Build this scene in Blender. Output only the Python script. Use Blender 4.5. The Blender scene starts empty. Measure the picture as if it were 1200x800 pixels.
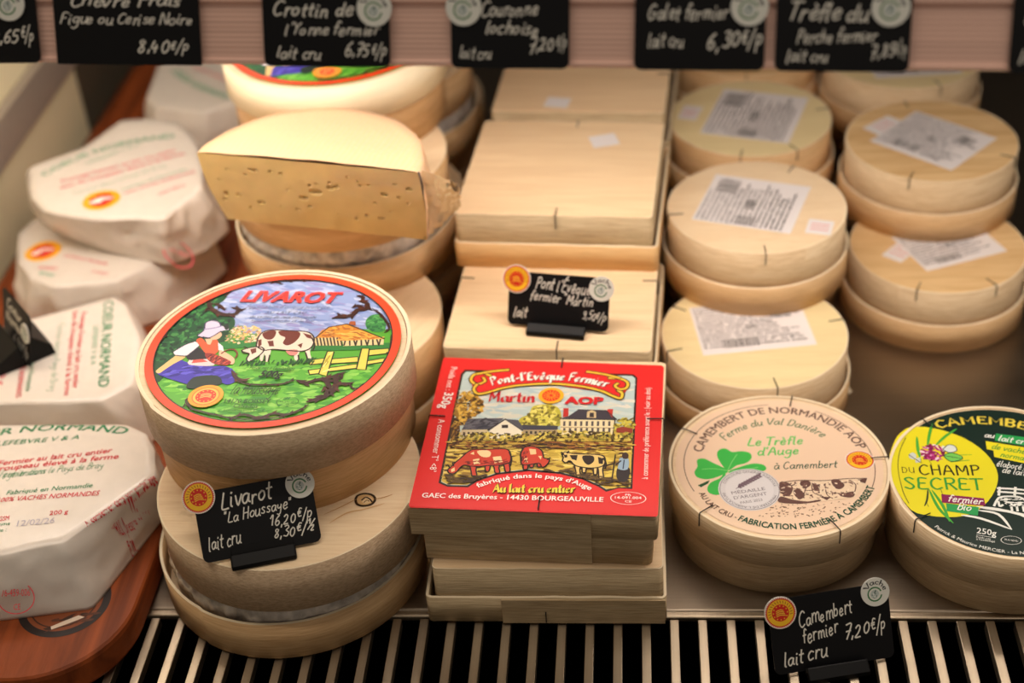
import bpy, bmesh, math, random
from mathutils import Vector, Matrix, noise
from mathutils.geometry import tessellate_polygon
from mathutils.bvhtree import BVHTree
R = math.radians
rnd = random.Random(7)
sc = bpy.context.scene
C = sc.collection

# ------------------------------------------------------------------ camera
cam_d = bpy.data.cameras.new('camera')
cam = bpy.data.objects.new('camera', cam_d); C.objects.link(cam)
cam_d.sensor_width = 36.0
cam_d.lens = 36.0 * 1711.9 / 1200.0
cam_d.clip_start = 0.02
cR = Vector((0.99584824, 0.06455793, -0.06417605))
cU = Vector((0.01335471, 0.59376417, 0.80452829))
cF = Vector((-0.09004412, 0.80204513, -0.59043685))
M = Matrix((cR, cU, -cF)).transposed().to_4x4()
M.translation = Vector((0, 0, 0.55))
cam.matrix_world = M
cam_d.dof.use_dof = True
cam_d.dof.focus_distance = 0.715
cam_d.dof.aperture_fstop = 4.2
cam_d.dof.aperture_blades = 7
sc.camera = cam

# ------------------------------------------------------------------ light and exposure
w = bpy.data.worlds.new('shop'); sc.world = w; w.use_nodes = True
w.node_tree.nodes['Background'].inputs[0].default_value = (1.0, 0.86, 0.72, 1)
w.node_tree.nodes['Background'].inputs[1].default_value = 0.17

def area(name, loc, rot, sx, sy, power, col):
    l = bpy.data.lights.new(name, 'AREA'); l.shape = 'RECTANGLE'; l.size = sx; l.size_y = sy
    l.energy = power; l.color = col
    o = bpy.data.objects.new(name, l); C.objects.link(o); o.location = loc; o.rotation_euler = rot
    return o
# the lamp strip under the front edge of the shelf above, shining down and to the back
area('case_lamp', (-0.03, 0.66, 0.292), (R(6), 0, R(-5.1)), 1.00, 0.03, 1.85, (1.0, 0.87, 0.77))
# added fill light, no known fixture: brightens the cream wall at the left
area('added_wall_fill', (-0.27, 0.86, 0.283), (0, R(42), 0), 0.03, 0.5, 0.36, (1.0, 0.88, 0.76))
# shop ceiling light over the aisle
area('ceiling_lamp', (-0.15, 0.50, 2.2), (0, 0, 0), 1.6, 0.4, 15.0, (1.0, 0.87, 0.73))
area('aisle_lamp', (0.55, -1.2, 1.7), (R(48), 0, R(20)), 1.2, 0.4, 2.6, (1.0, 0.84, 0.70))
sc.view_settings.view_transform = 'Standard'
sc.view_settings.look = 'None'
sc.view_settings.gamma = 1.0
sc.view_settings.use_curve_mapping = False
sc.view_settings.exposure = 0.0

# ------------------------------------------------------------------ colours and materials
def lin(c):
    return tuple(((v / 255.0) / 12.92 if v / 255.0 <= 0.04045 else ((v / 255.0 + 0.055) / 1.055) ** 2.4) for v in c)
MATS = {}
def nmat(name):
    m = bpy.data.materials.new(name); m.use_nodes = True
    return m, m.node_tree, m.node_tree.nodes['Principled BSDF']
def plain(name, col, rough=0.5, metal=0.0, bump=0.0, scale=400.0, **kw):
    if name in MATS: return MATS[name]
    m, t, b = nmat(name); n = t.nodes; L = t.links
    b.inputs['Roughness'].default_value = rough; b.inputs['Metallic'].default_value = metal
    tc = n.new('ShaderNodeTexCoord'); nz = n.new('ShaderNodeTexNoise'); nz.inputs['Scale'].default_value = scale
    nz.inputs['Detail'].default_value = 4
    L.new(tc.outputs['Object'], nz.inputs['Vector'])
    mx = n.new('ShaderNodeMixRGB'); mx.blend_type = 'MULTIPLY'; mx.inputs[0].default_value = kw.pop('vary', 0.15)
    mx.inputs[1].default_value = (*lin(col), 1); L.new(nz.outputs['Fac'], mx.inputs[2]); L.new(mx.outputs[0], b.inputs['Base Color'])
    if bump:
        bp = n.new('ShaderNodeBump'); bp.inputs['Strength'].default_value = bump; bp.inputs['Distance'].default_value = 0.0004
        L.new(nz.outputs['Fac'], bp.inputs['Height']); L.new(bp.outputs[0], b.inputs['Normal'])
    for k, v in kw.items(): b.inputs[k].default_value = v
    MATS[name] = m; return m
def wood(col, dark, key, su=45.0, sv=1500.0, amt=0.6, bump=0.5, rough=0.55, flames=0.35):
    """poplar veneer: fine fibres along U, slow figure, UVs in metres"""
    name = 'veneer_' + key
    if name in MATS: return MATS[name]
    m, t, b = nmat(name); n = t.nodes; L = t.links
    b.inputs['Roughness'].default_value = rough
    b.inputs['Specular IOR Level'].default_value = 0.3
    uv = n.new('ShaderNodeUVMap'); uv.uv_map = 'UV'
    oi = n.new('ShaderNodeObjectInfo')
    ad = n.new('ShaderNodeVectorMath'); ad.operation = 'ADD'; L.new(uv.outputs[0], ad.inputs[0]); L.new(oi.outputs['Random'], ad.inputs[1])
    mp = n.new('ShaderNodeMapping'); mp.inputs['Scale'].default_value = (su, sv, 1); L.new(ad.outputs[0], mp.inputs[0])
    nz = n.new('ShaderNodeTexNoise'); nz.inputs['Scale'].default_value = 1; nz.inputs['Detail'].default_value = 5; nz.inputs['Roughness'].default_value = 0.6
    L.new(mp.outputs[0], nz.inputs['Vector'])
    mp2 = n.new('ShaderNodeMapping'); mp2.inputs['Scale'].default_value = (9, 70, 1); L.new(ad.outputs[0], mp2.inputs[0])
    n2 = n.new('ShaderNodeTexNoise'); n2.inputs['Scale'].default_value = 1; n2.inputs['Detail'].default_value = 3; n2.inputs['Distortion'].default_value = 1.2
    L.new(mp2.outputs[0], n2.inputs['Vector'])
    r1 = n.new('ShaderNodeValToRGB'); r1.color_ramp.elements[0].position = 0.3; r1.color_ramp.elements[1].position = 0.62
    r1.color_ramp.elements[0].color = (*lin(dark), 1); r1.color_ramp.elements[1].color = (*lin(col), 1)
    L.new(nz.outputs['Fac'], r1.inputs[0])
    mx = n.new('ShaderNodeMixRGB'); mx.inputs[0].default_value = amt; mx.inputs[1].default_value = (*lin(col), 1); L.new(r1.outputs[0], mx.inputs[2])
    r2 = n.new('ShaderNodeValToRGB'); r2.color_ramp.elements[0].position = 0.35; r2.color_ramp.elements[1].position = 0.6
    r2.color_ramp.elements[0].color = (0.72, 0.60, 0.47, 1); r2.color_ramp.elements[1].color = (1, 1, 1, 1)
    L.new(n2.outputs['Fac'], r2.inputs[0])
    m2 = n.new('ShaderNodeMixRGB'); m2.blend_type = 'MULTIPLY'; m2.inputs[0].default_value = flames
    L.new(mx.outputs[0], m2.inputs[1]); L.new(r2.outputs[0], m2.inputs[2]); L.new(m2.outputs[0], b.inputs['Base Color'])
    bp = n.new('ShaderNodeBump'); bp.inputs['Strength'].default_value = bump; bp.inputs['Distance'].default_value = 0.0003
    L.new(nz.outputs['Fac'], bp.inputs['Height']); L.new(bp.outputs[0], b.inputs['Normal'])
    MATS[name] = m; return m
def inkmat(name='printed_paper', rough=0.42, spec=0.4):
    if name in MATS: return MATS[name]
    m, t, b = nmat(name); n = t.nodes; L = t.links
    at = n.new('ShaderNodeAttribute'); at.attribute_name = 'ink'
    L.new(at.outputs['Color'], b.inputs['Base Color']); b.inputs['Roughness'].default_value = rough
    b.inputs['Specular IOR Level'].default_value = spec
    MATS[name] = m; return m

# ------------------------------------------------------------------ object helpers
def thing(name, label, cat, loc=(0, 0, 0), rz=0.0, group=None):
    o = bpy.data.objects.new(name, None); C.objects.link(o); o.empty_display_size = 0.01
    o.location = loc; o.rotation_euler = (0, 0, rz); o['label'] = label; o['category'] = cat
    if group: o['group'] = group
    return o
def tag(o, label, cat, group=None):
    o['label'] = label; o['category'] = cat
    if group: o['group'] = group
    return o
def mesh_obj(name, vs, fs, mat, parent=None, uvs=None, smooth=False, cols=None, mats=None, fm=None):
    me = bpy.data.meshes.new(name); me.from_pydata([tuple(v) for v in vs], [], fs)
    if uvs:
        l = me.uv_layers.new(name='UV')
        flat = [c for f in uvs for q in f for c in q]
        l.data.foreach_set('uv', flat)
    if cols:
        a = me.color_attributes.new('ink', 'FLOAT_COLOR', 'CORNER')
        flat = []
        for f, c in zip(fs, cols): flat += [c[0], c[1], c[2], 1.0] * len(f)
        a.data.foreach_set('color', flat)
    if mats:
        for m_ in mats: me.materials.append(m_)
        me.polygons.foreach_set('material_index', fm)
    elif mat: me.materials.append(mat)
    if smooth: me.polygons.foreach_set('use_smooth', [True] * len(me.polygons))
    me.update()
    o = bpy.data.objects.new(name, me); C.objects.link(o)
    if parent: o.parent = parent
    return o
def structure(o, label=None):
    o['kind'] = 'structure'
    if label: o['label'] = label
    return o
def box_geo(x0, x1, y0, y1, z0, z1):
    v = [(x, y, z) for z in (z0, z1) for y in (y0, y1) for x in (x0, x1)]
    f = [(0, 2, 3, 1), (4, 5, 7, 6), (0, 1, 5, 4), (1, 3, 7, 5), (3, 2, 6, 7), (2, 0, 4, 6)]
    uv = []
    for q in f:
        a, b, c = v[q[0]], v[q[1]], v[q[2]]
        dims = [i for i in range(3) if abs(max(v[k][i] for k in q) - min(v[k][i] for k in q)) > 1e-9]
        uv.append([(v[k][dims[0]], v[k][dims[1]]) for k in q] if len(dims) == 2 else [(0, 0)] * 4)
    return v, f, uv
def add_box(name, x0, x1, y0, y1, z0, z1, mat, parent=None, bevel=0.0):
    v, f, uv = box_geo(x0, x1, y0, y1, z0, z1)
    o = mesh_obj(name, v, f, mat, parent, uv)
    if bevel:
        b = o.modifiers.new('bevel', 'BEVEL'); b.width = bevel; b.segments = 3; b.limit_method = 'ANGLE'
    return o
def dup(root, loc, rz, label, group=None):
    r = root.copy(); C.objects.link(r); r.location = loc; r.rotation_euler = (0, 0, rz); r['label'] = label
    if group: r['group'] = group
    for ch in list(root.children):
        c = ch.copy(); C.objects.link(c); c.parent = r
        for g in list(ch.children):
            d = g.copy(); C.objects.link(d); d.parent = c
    return r
def tube_geo(pts, r, n=6):
    vs, fs = [], []
    for i, p in enumerate(pts):
        p = Vector(p); a = Vector(pts[max(0, i - 1)]); b = Vector(pts[min(len(pts) - 1, i + 1)]); d = (b - a).normalized()
        u = d.orthogonal().normalized(); w_ = d.cross(u)
        if i and (u.dot(pu) < 0.999):
            u = (pu - d * pu.dot(d)).normalized(); w_ = d.cross(u)
        pu = u
        for k in range(n):
            t = 2 * math.pi * k / n; vs.append(p + (u * math.cos(t) + w_ * math.sin(t)) * r)
    for i in range(len(pts) - 1):
        for k in range(n):
            fs.append((i * n + k, i * n + (k + 1) % n, (i + 1) * n + (k + 1) % n, (i + 1) * n + k))
    fs.append(tuple(range(n))[::-1]); fs.append(tuple((len(pts) - 1) * n + k for k in range(n)))
    return vs, fs
def tube(name, pts, r, mat, parent=None, n=6):
    v, f = tube_geo(pts, r, n); return mesh_obj(name, v, f, mat, parent, smooth=True)

# ------------------------------------------------------------------ flat print: type and artwork
FONT_CACHE = {}
def lay_print(s, bold=0.0, shear=0.0, space=1.0):
    """outlined type from the built-in face, cap height 1, starts at x = 0"""
    k = (s, bold, shear, space)
    if k in FONT_CACHE: return FONT_CACHE[k]
    c = bpy.data.curves.new('type', 'FONT'); c.body = s; c.size = 1.0; c.resolution_u = 2; c.shear = shear
    c.space_character = space
    o = bpy.data.objects.new('type', c); C.objects.link(o)
    dg = bpy.context.evaluated_depsgraph_get(); e = o.evaluated_get(dg); me = e.to_mesh()
    vs = [(v.co.x, v.co.y, 0) for v in me.vertices]; fs = [tuple(p.vertices) for p in me.polygons]
    e.to_mesh_clear(); bpy.data.objects.remove(o); bpy.data.curves.remove(c)
    cap = 0.73
    x0 = min(v[0] for v in vs); vs = [((x - x0) / cap, y / cap, 0) for x, y, _ in vs]
    if bold:                      # overprint slightly shifted copies to thicken the face
        n0, v0, f0 = len(vs), vs, fs; vs, fs = [], []
        for k_, (ox, oy) in enumerate(((0, 0), (bold * 1.2, bold * .7), (-bold * 1.2, -bold * .7), (bold * 1.2, -bold * .7), (-bold * 1.2, bold * .7))):
            vs = vs + [(x + ox, y + oy, k_) for x, y, _ in v0]; fs = fs + [tuple(i + k_ * n0 for i in f) for f in f0]
    W = max(v[0] for v in vs)
    FONT_CACHE[k] = (vs, fs, W); return FONT_CACHE[k]

G = {  # single-stroke hand: advance; strokes. baseline 0, x height 5, caps 9
'a':"5;4.5,4 3,5 1,4 .8,1.5 2,0 3.5,1 4.5,4.5|4.4,4.5 4.4,1 5.3,.3",'b':"4.6;1,9 1,0|1,3.5 3,5 4.3,3 3.5,.3 1,.5",'c':"4.2;4,4.3 2.3,5 .8,2.8 1.8,.2 4,.8",
'd':"5;4,4 2,5 .8,2.5 2,0 4,1.5|4.6,9 4.4,3 4.6,.5 5.3,0",'e':"4.4;.8,2.4 3.6,3 3.2,4.8 1.6,4.6 .8,2 2,0 4,1",'f':"3.5;3.8,8 2.6,9 1.8,7 1.6,0|.5,4.8 3.2,5",
'g':"5;4,4.3 2,5 .8,2.8 2,.8 4,2|4.4,5 4.3,-2 2.5,-4 .8,-3",'h':"4.8;1,9 1,0|1,3 2.6,5 4,4 4.1,0",'i':"2.2;1,5 1,.8 1.8,0|.9,7 1.2,7.5",'j':"2.5;1.4,5 1.4,-2 .2,-4|1.3,7 1.6,7.4",
'k':"4.5;1,9 1,0|3.8,5 1.2,2.3 4.2,0",'l':"2.4;1,9 1,1 1.9,0",'m':"7;1,5 1,0|1,3.4 2.5,5 3.6,4 3.7,0|3.7,3.4 5.2,5 6.2,4 6.4,.6 7,0",'n':"4.8;1,5 1,0|1,3.4 2.6,5 3.9,4 4,.7 4.8,0",
'o':"4.8;2.6,5 .8,3.5 1,1 2.6,0 4.2,1.8 3.9,4.2 2.4,5",'p':"4.8;1,5 1,-4|1,4 3,5 4.3,3 3,.4 1,1",'q':"5;4,4.3 2,5 .8,2.8 2,.5 4,2|4.3,5 4.3,-4",'r':"3.6;1,5 1,0|1,3 2.2,4.8 3.6,4.6",
's':"3.9;3.5,4.4 2,5 1,3.8 3.3,1.6 2.4,.1 .6,.7",'t':"3.5;1.8,8 1.7,1 3,0|.4,5.2 3.3,5.4",'u':"4.9;.8,5 .9,1 2.4,0 4,2|4.1,5 4.1,.7 5,0",'v':"4.4;.6,5 2.2,0 4,5",'w':"6.4;.6,5 1.8,0 3.2,4 4.6,0 6,5",
'x':"4.2;.6,5 3.8,0|3.8,5 .6,0",'y':"4.6;.8,5 1,2.4 2.4,1.8 4,3|4.2,5 4,-2 2.4,-4 .8,-3.2",'z':"4;.6,5 3.6,5 .6,0 3.8,0",
'A':"6;.4,0 3,9 5.6,0|1.4,3.4 4.8,3.4",'B':"5;1,0 1,9|1,9 3.6,9 4.4,7 3.4,5 1,4.8|1,4.8 3.8,4.8 4.8,2.4 3.6,0 1,0",'C':"5.6;5.2,7.8 3.4,9 1.2,6.5 1,2.5 2.8,0 5.2,1.3",'D':"5.8;1,0 1,9|1,9 4,8.4 5.2,4.5 4,.6 1,0",
'E':"5;4.6,8.6 1.6,8.8 1.2,4.6 1.2,.4 4.8,.2|1.2,4.6 3.8,4.8",'F':"4.6;1,0 1.2,9 4.8,9|1.2,5 3.8,5",'G':"6;5.2,7.8 3.4,9 1.2,6.5 1,2.5 2.8,0 5,1.5 5.1,4|3.2,4 5.8,4.1",'H':"5.8;1,9 1,0|5,9 5,0|1,4.6 5,4.8",
'L':"4.8;1.6,9 1,4 1,.3 4.8,.2",'M':"7.2;1,0 1.4,9 3.8,3 6.2,9 6.4,0",'N':"6;1,0 1,9 5,0 5,9",'P':"5;1,0 1.2,9|.6,8.4 3.6,9 4.8,7 3.6,5 1.2,4.4",'R':"5;1,0 1,9|1,9 3.8,9 4.6,7 3.6,5 1,4.6|2.4,4.6 5,0",
'S':"5;4.6,7.8 3,9 1.2,7.4 4.4,2.4 3,0 .8,1.2",'T':"5.4;.3,8.8 5.6,9|2.8,9 2.6,0",'V':"5.4;.5,9 2.8,0 5.2,9",'U':"5.6;.8,9 .9,2.5 2.8,0 4.8,2.5 4.9,9|4.9,4 5,0",'I':"2;1,9 1,0",'O':"6;3,9 .9,7 .9,2 3,0 5.1,2 5.1,7 3,9",
'½':"5.4;.4,7.6 1.4,9 1.4,5.4|.2,1 5,8.4|2.8,3.4 4.2,4 4.4,2.8 2.8,0 4.8,0",
'Y':"5.2;.6,9 2.8,4.8|5,9 2.8,4.8 2.2,0",
'0':"4.8;2.6,7 1,5 1.1,1.6 2.6,0 4.2,2 4,5.6 2.4,7",'1':"3.4;.6,5.4 2.4,8 2.4,0",'2':"4.8;.8,6.4 2.4,8 4,6.4 3,3 .8,.1 4.6,.1",'3':"4.6;.8,7.4 2.8,8 3.8,6.2 2,4.4 4,2.6 3,0 .6,.6",
'4':"4.8;1.6,8 .6,3.2 4.4,3.4|3.4,5.4 3.2,0",'5':"4.6;4.2,8 1.4,8 1,4.6 3.4,4.6 4,2 2.4,0 .6,.6",'6':"4.8;3.8,8 1.6,5.6 .9,2 2.4,0 4.2,1.8 3,4 1,2.8",'7':"4.6;.6,8 4.2,8 1.8,-1|1,3.8 4,4",
'8':"4.8;3.6,7 2.2,8 1.2,6.4 4,2.4 2.6,0 1,1.6 3.8,6.6 2.2,8",'9':"4.8;4,6.6 2.2,8 .9,6 2.4,4 4,5.6 4.1,6.6 3.6,0 1.4,-.4",'/':"3.6;.2,-2 3.4,9",',':"2;1.4,.6 1,-1.6",'.':"2;1,.4 1.2,0",'-':"3.6;.6,3 3.2,3",
'"':"3.2;.8,9 .7,7|2,9 1.9,7","'":"1.8;1.2,9 .8,7.2",'€':"4.4;3.8,7.6 2,8 1.2,5 1.6,2 3.8,2.2|.4,5.4 3.2,5.6|.4,4.2 3,4.4",'&':"5.4;5,0 1.6,6.6 2.8,8.4 3.8,6.8 .9,2 2.4,0 5,3",':':"2;1,4 1.1,4.4|1,.4 1.1,.8",'°':"2.4;1.2,9 .5,8 1.2,7.2 1.9,8 1.2,9",'<':"4;3.6,5.6 .8,3.2 3.6,.8"}
ACC = {'é': ('e', "1.8,6.4 3.2,8"), 'è': ('e', "1.4,8 2.8,6.4"), 'ê': ('e', "1.2,6.2 2.3,7.8 3.4,6.2"), 'î': ('i', "0,6.4 1.1,7.8 2.2,6.4"), 'à': ('a', "1.6,8 3,6.4"), 'È': ('E', "1.6,11.4 3.2,9.8"), 'É': ('E', "2,9.8 3.6,11.4"), 'Ê': ('E', "1.6,9.8 2.8,11.2 4,9.8")}
def strokes_of(ch):
    extra = None
    if ch not in G and ch not in ACC: ch = ch.lower()
    if ch in ACC: ch, extra = ACC[ch]
    adv, body = G[ch].split(';'); ss = body.split('|')
    if ch == 'i' and extra: ss = ss[:1]
    if extra: ss = ss + [extra]
    return float(adv), [[tuple(map(float, q.split(','))) for q in s_.split()] for s_ in ss]
def catmull(p, n=4):
    if len(p) < 3: return list(p)
    out = []
    for i in range(len(p) - 1):
        a = p[i - 1] if i else p[0]; b = p[i]; c = p[i + 1]; d = p[i + 2] if i + 2 < len(p) else p[-1]
        for k in range(n):
            t = k / n
            out.append(tuple(0.5 * (2 * b[j] + (c[j] - a[j]) * t + (2 * a[j] - 5 * b[j] + 4 * c[j] - d[j]) * t * t + (3 * b[j] - a[j] - 3 * c[j] + d[j]) * t ** 3) for j in (0, 1)))
    out.append(tuple(p[-1])); return out
def ribbon(pts, w, nib=None, taper=False):
    vs, fs = [], []
    n = len(pts)
    for i, p in enumerate(pts):
        a = pts[max(0, i - 1)]; b = pts[min(n - 1, i + 1)]
        dx, dy = b[0] - a[0], b[1] - a[1]; l = math.hypot(dx, dy) or 1e-9
        dx /= l; dy /= l
        if nib is not None:
            ox, oy = math.cos(nib) * w / 2, math.sin(nib) * w / 2
            ox += -dy * w * 0.10; oy += dx * w * 0.10
        else:
            k = 1.0
            if taper: k = 0.25 + 0.75 * math.sin(math.pi * i / max(1, n - 1)) ** 0.6
            ox, oy = -dy * w / 2 * k, dx * w / 2 * k
        ex = 0.0 if nib is not None else (-w * 0.3 if i == 0 else w * 0.3 if i == n - 1 else 0)
        px, py = p[0] + dx * ex, p[1] + dy * ex
        vs += [(px + ox, py + oy), (px - ox, py - oy)]
        if i: fs.append((2 * i - 2, 2 * i - 1, 2 * i + 1, 2 * i))
    return vs, fs
def lay_hand(s, wt=0.9, nib=None, smooth=True, shear=0.0, jit=0.0, r=rnd):
    vs, fs, x, k_ = [], [], 0.0, 0
    for ch in s:
        if ch == ' ': x += 2.6; continue
        adv, ss = strokes_of(ch)
        jx, jy, js = r.uniform(-jit, jit), r.uniform(-jit, jit) * 1.5, 1 + r.uniform(-jit, jit) * 0.25
        for st in ss:
            st = [((a + jx) * js, (b + jy) * js) for a, b in st]
            if smooth: st = catmull(st)
            v, f = ribbon([(x + a + b * shear, b) for a, b in st], wt, nib)
            o = len(vs); vs += [(a_, b_, k_) for a_, b_ in v]; k_ += 1; fs += [tuple(k + o for k in q) for q in f]
        x += adv + 0.5
    vs = [(a / 9.0, b / 9.0, c_) for a, b, c_ in vs]
    return vs, fs, x / 9.0

HM = (0.0008420554009190143, -1.1292289091955552e-05, -0.6310573864725966, 5.4587988185220146e-05, -0.0005020667881480062, 1.3290538307895876, 9.866379485155525e-05, 0.0012368759243507996)
def lerp(a, b, t): return a + (b - a) * t
class Art:
    """flat printed artwork on a plane: polygons and type in layers a few microns apart.
    art units are turned into metres on the paper (rectifying matrix HM) or used as metres."""
    def __init__(s, z, loc=(0, 0), ang=0.0, org=(0, 0), sc_=1.0, h=None, step=2.5e-6, metric=False, seed=3):
        s.z = z; s.h = h; s.loc = loc; s.ang = ang; s.org = org; s.sc = sc_; s.metric = metric
        s.clip = None; s.v, s.f, s.c, s.l, s.step = [], [], [], 0, step; s.r = random.Random(seed)
    def m(s, p):
        if s.metric: return (p[0] * s.sc, p[1] * s.sc)
        x, y = s.org[0] + p[0] / s.sc, s.org[1] + p[1] / s.sc
        d = HM[6] * x + HM[7] * y + 1
        k = (0.55 - s.h) / 0.55
        X = (HM[0] * x + HM[1] * y + HM[2]) / d * k - s.loc[0]; Y = (HM[3] * x + HM[4] * y + HM[5]) / d * k - s.loc[1]
        c, n = math.cos(s.ang), math.sin(s.ang)
        return (X * c + Y * n, -X * n + Y * c)
    def raw(s, vs, fs, col, bump=True):
        if bump: s.l += 1
        if s.clip: vs = [q if math.hypot(q[0], q[1]) <= s.clip else (q[0] * s.clip / math.hypot(q[0], q[1]), q[1] * s.clip / math.hypot(q[0], q[1])) + tuple(q[2:]) for q in vs]
        o = len(s.v); zz = s.z + s.l * s.step
        s.v += [(q[0], q[1], zz + (q[2] * 2e-7 if len(q) > 2 else 0)) for q in vs]
        if len(vs) and len(vs[0]) > 2: s.l += max(q[2] for q in vs) * 2e-7 / s.step
        many = isinstance(col, list)
        for i, q in enumerate(fs):
            a, b, c = (vs[q[0]], vs[q[1]], vs[q[2]])
            if (b[0] - a[0]) * (c[1] - a[1]) - (b[1] - a[1]) * (c[0] - a[0]) < 0: q = q[::-1]
            s.f.append(tuple(k + o for k in q)); s.c.append(lin(col[i] if many else col))
    def poly(s, pts, col, smooth=True, local=False):
        P = pts if local else [s.m(p) for p in pts]
        if smooth and len(P) > 4:
            Q = []
            n = len(P)
            for i in range(n):
                seg = catmull([P[i - 1], P[i], P[(i + 1) % n], P[(i + 2) % n]], 3)
                Q += seg[3:6]
            P = Q
        t = tessellate_polygon([[Vector((a, b, 0)) for a, b in P]])
        s.raw(P, [tuple(q) for q in t], col)
        return P
    def line(s, pts, wmm, col, smooth=True, taper=False, local=False, bump=True):
        P = pts if local else [s.m(p) for p in pts]
        if smooth: P = catmull(P)
        v, f = ribbon(P, wmm / 1000, None, taper); s.raw(v, f, col, bump)
    def ring(s, c, r0, r1, col, a0=0, a1=360, n=96, ry=1.0, local=True):
        if not local: c = s.m(c)
        k = max(8, int(n * abs(a1 - a0) / 360)); vs = []
        for i in range(k + 1):
            a = R(a0 + (a1 - a0) * i / k)
            for r_ in (r0, r1): vs.append((c[0] + r_ * math.cos(a), c[1] + r_ * math.sin(a) * ry))
        s.raw(vs, [(2 * i, 2 * i + 1, 2 * i + 3, 2 * i + 2) for i in range(k)], col)
    def disc(s, c, r_, col, n=64, ry=1.0, local=True):
        if not local: c = s.m(c)
        vs = [(c[0], c[1])] + [(c[0] + r_ * math.cos(2 * math.pi * i / n), c[1] + r_ * ry * math.sin(2 * math.pi * i / n)) for i in range(n)]
        s.raw(vs, [(0, i + 1, (i + 1) % n + 1) for i in range(n)], col)
    def scatter(s, pts, n, size, cols, asp=1.8, ang=None, local=False):
        P = pts if local else [s.m(p) for p in pts]
        xs = [p[0] for p in P]; ys = [p[1] for p in P]; vs, fs, cc = [], [], []; tries = 0
        def inside(x, y):
            c = False; j = len(P) - 1
            for i in range(len(P)):
                if (P[i][1] > y) != (P[j][1] > y) and x < (P[j][0] - P[i][0]) * (y - P[i][1]) / (P[j][1] - P[i][1]) + P[i][0]: c = not c
                j = i
            return c
        layer = 0
        while layer < n and tries < n * 8:
            tries += 1
            x, y = s.r.uniform(min(xs), max(xs)), s.r.uniform(min(ys), max(ys))
            if not inside(x, y): continue
            layer += 1
            a = s.r.uniform(0, 6.28) if ang is None else R(ang) + s.r.gauss(0, 0.25)
            L_, W_ = size / 1000 * s.r.uniform(0.5, 1.3) * asp ** 0.5, size / 1000 * s.r.uniform(0.5, 1.2) / asp ** 0.5
            o = len(vs); k = 6
            for i in range(k):
                t = 2 * math.pi * i / k; q = s.r.uniform(0.7, 1.1)
                u, v_ = L_ / 2 * math.cos(t) * q, W_ / 2 * math.sin(t) * q
                vs.append((x + u * math.cos(a) - v_ * math.sin(a), y + u * math.sin(a) + v_ * math.cos(a)))
            fs.append(tuple(range(o, o + k))); cc.append(s.r.choice(cols))
        if fs: s.raw([(a, b, i // 6) for i, (a, b) in enumerate(vs)], fs, cc)
    def type(s, lay, p0, p1, hmm, col, local=False):
        vs, fs, W = lay
        a = p0 if local else s.m(p0); b = p1 if local else s.m(p1)
        dx, dy = b[0] - a[0], b[1] - a[1]; l = math.hypot(dx, dy); dx /= l; dy /= l
        kx = l / W; ky = hmm / 1000
        s.raw([(a[0] + dx * x * kx - dy * y * ky, a[1] + dy * x * kx + dx * y * ky, k) for x, y, k in vs], fs, col)
    def arc(s, lay, p0, pm, p1, hmm, col, local=False):
        vs, fs, W = lay
        A, Bm, D = [Vector(q if local else s.m(q)) for q in (p0, pm, p1)]
        d = 2 * (A.x * (Bm.y - D.y) + Bm.x * (D.y - A.y) + D.x * (A.y - Bm.y))
        ux = (A.length_squared * (Bm.y - D.y) + Bm.length_squared * (D.y - A.y) + D.length_squared * (A.y - Bm.y)) / d
        uy = (A.length_squared * (D.x - Bm.x) + Bm.length_squared * (A.x - D.x) + D.length_squared * (Bm.x - A.x)) / d
        c = Vector((ux, uy)); r_ = (A - c).length
        aa, ab, ad = [math.atan2((q - c).y, (q - c).x) for q in (A, Bm, D)]
        cw = (Bm - A).cross(D - Bm) < 0
        if cw:
            while ad > aa: ad -= 2 * math.pi
        else:
            while ad < aa: ad += 2 * math.pi
        out = []
        for x, y, k in vs:
            t = aa + (ad - aa) * x / W; rr = r_ + (y if cw else -y) * hmm / 1000
            out.append((c.x + rr * math.cos(t), c.y + rr * math.sin(t), k))
        s.raw(out, fs, col)
    def badge(s, c, r_, local=True, soft=False):
        """the red and yellow round quality seal"""
        if not local: c = s.m(c)
        s.disc(c, r_, (244, 236, 222)); 
        vs = []; n = 48
        for i in range(n * 2):
            a = math.pi * i / n; q = r_ * (0.98 if i % 2 else 0.88); vs.append((c[0] + q * math.cos(a), c[1] + q * math.sin(a)))
        s.raw([(c[0], c[1])] + vs, [(0, i + 1, (i + 1) % (2 * n) + 1) for i in range(2 * n)], (214, 60, 26))
        s.disc(c, r_ * 0.83, (250, 196, 40)); s.disc(c, r_ * 0.54, (212, 42, 24))
        for k in range(26):
            a = 2 * math.pi * k / 26
            if 3.6 < a < 5.8: continue
            q0, q1 = r_ * 0.62, r_ * 0.75
            s.line([(c[0] + q0 * math.cos(a), c[1] + q0 * math.sin(a)), (c[0] + q1 * math.cos(a + .06), c[1] + q1 * math.sin(a + .06))], r_ * 60, (190, 120, 30), False, local=True, bump=(k == 0))
        for k in range(12):
            a = 2 * math.pi * k / 12
            s.disc((c[0] + r_ * 0.44 * math.cos(a), c[1] + r_ * 0.44 * math.sin(a)), r_ * 0.045, (250, 200, 60), 5)
            s.l -= 1
        s.l += 1
        for k in range(4):
            y = -0.22 + k * 0.11
            s.line([(c[0] - r_ * 0.26, c[1] + r_ * y), (c[0], c[1] + r_ * (y + .08)), (c[0] + r_ * (0.3 - .04 * k), c[1] + r_ * (y + 0.02))], r_ * 55, (250, 200, 60), local=True, bump=(k == 0))
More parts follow.
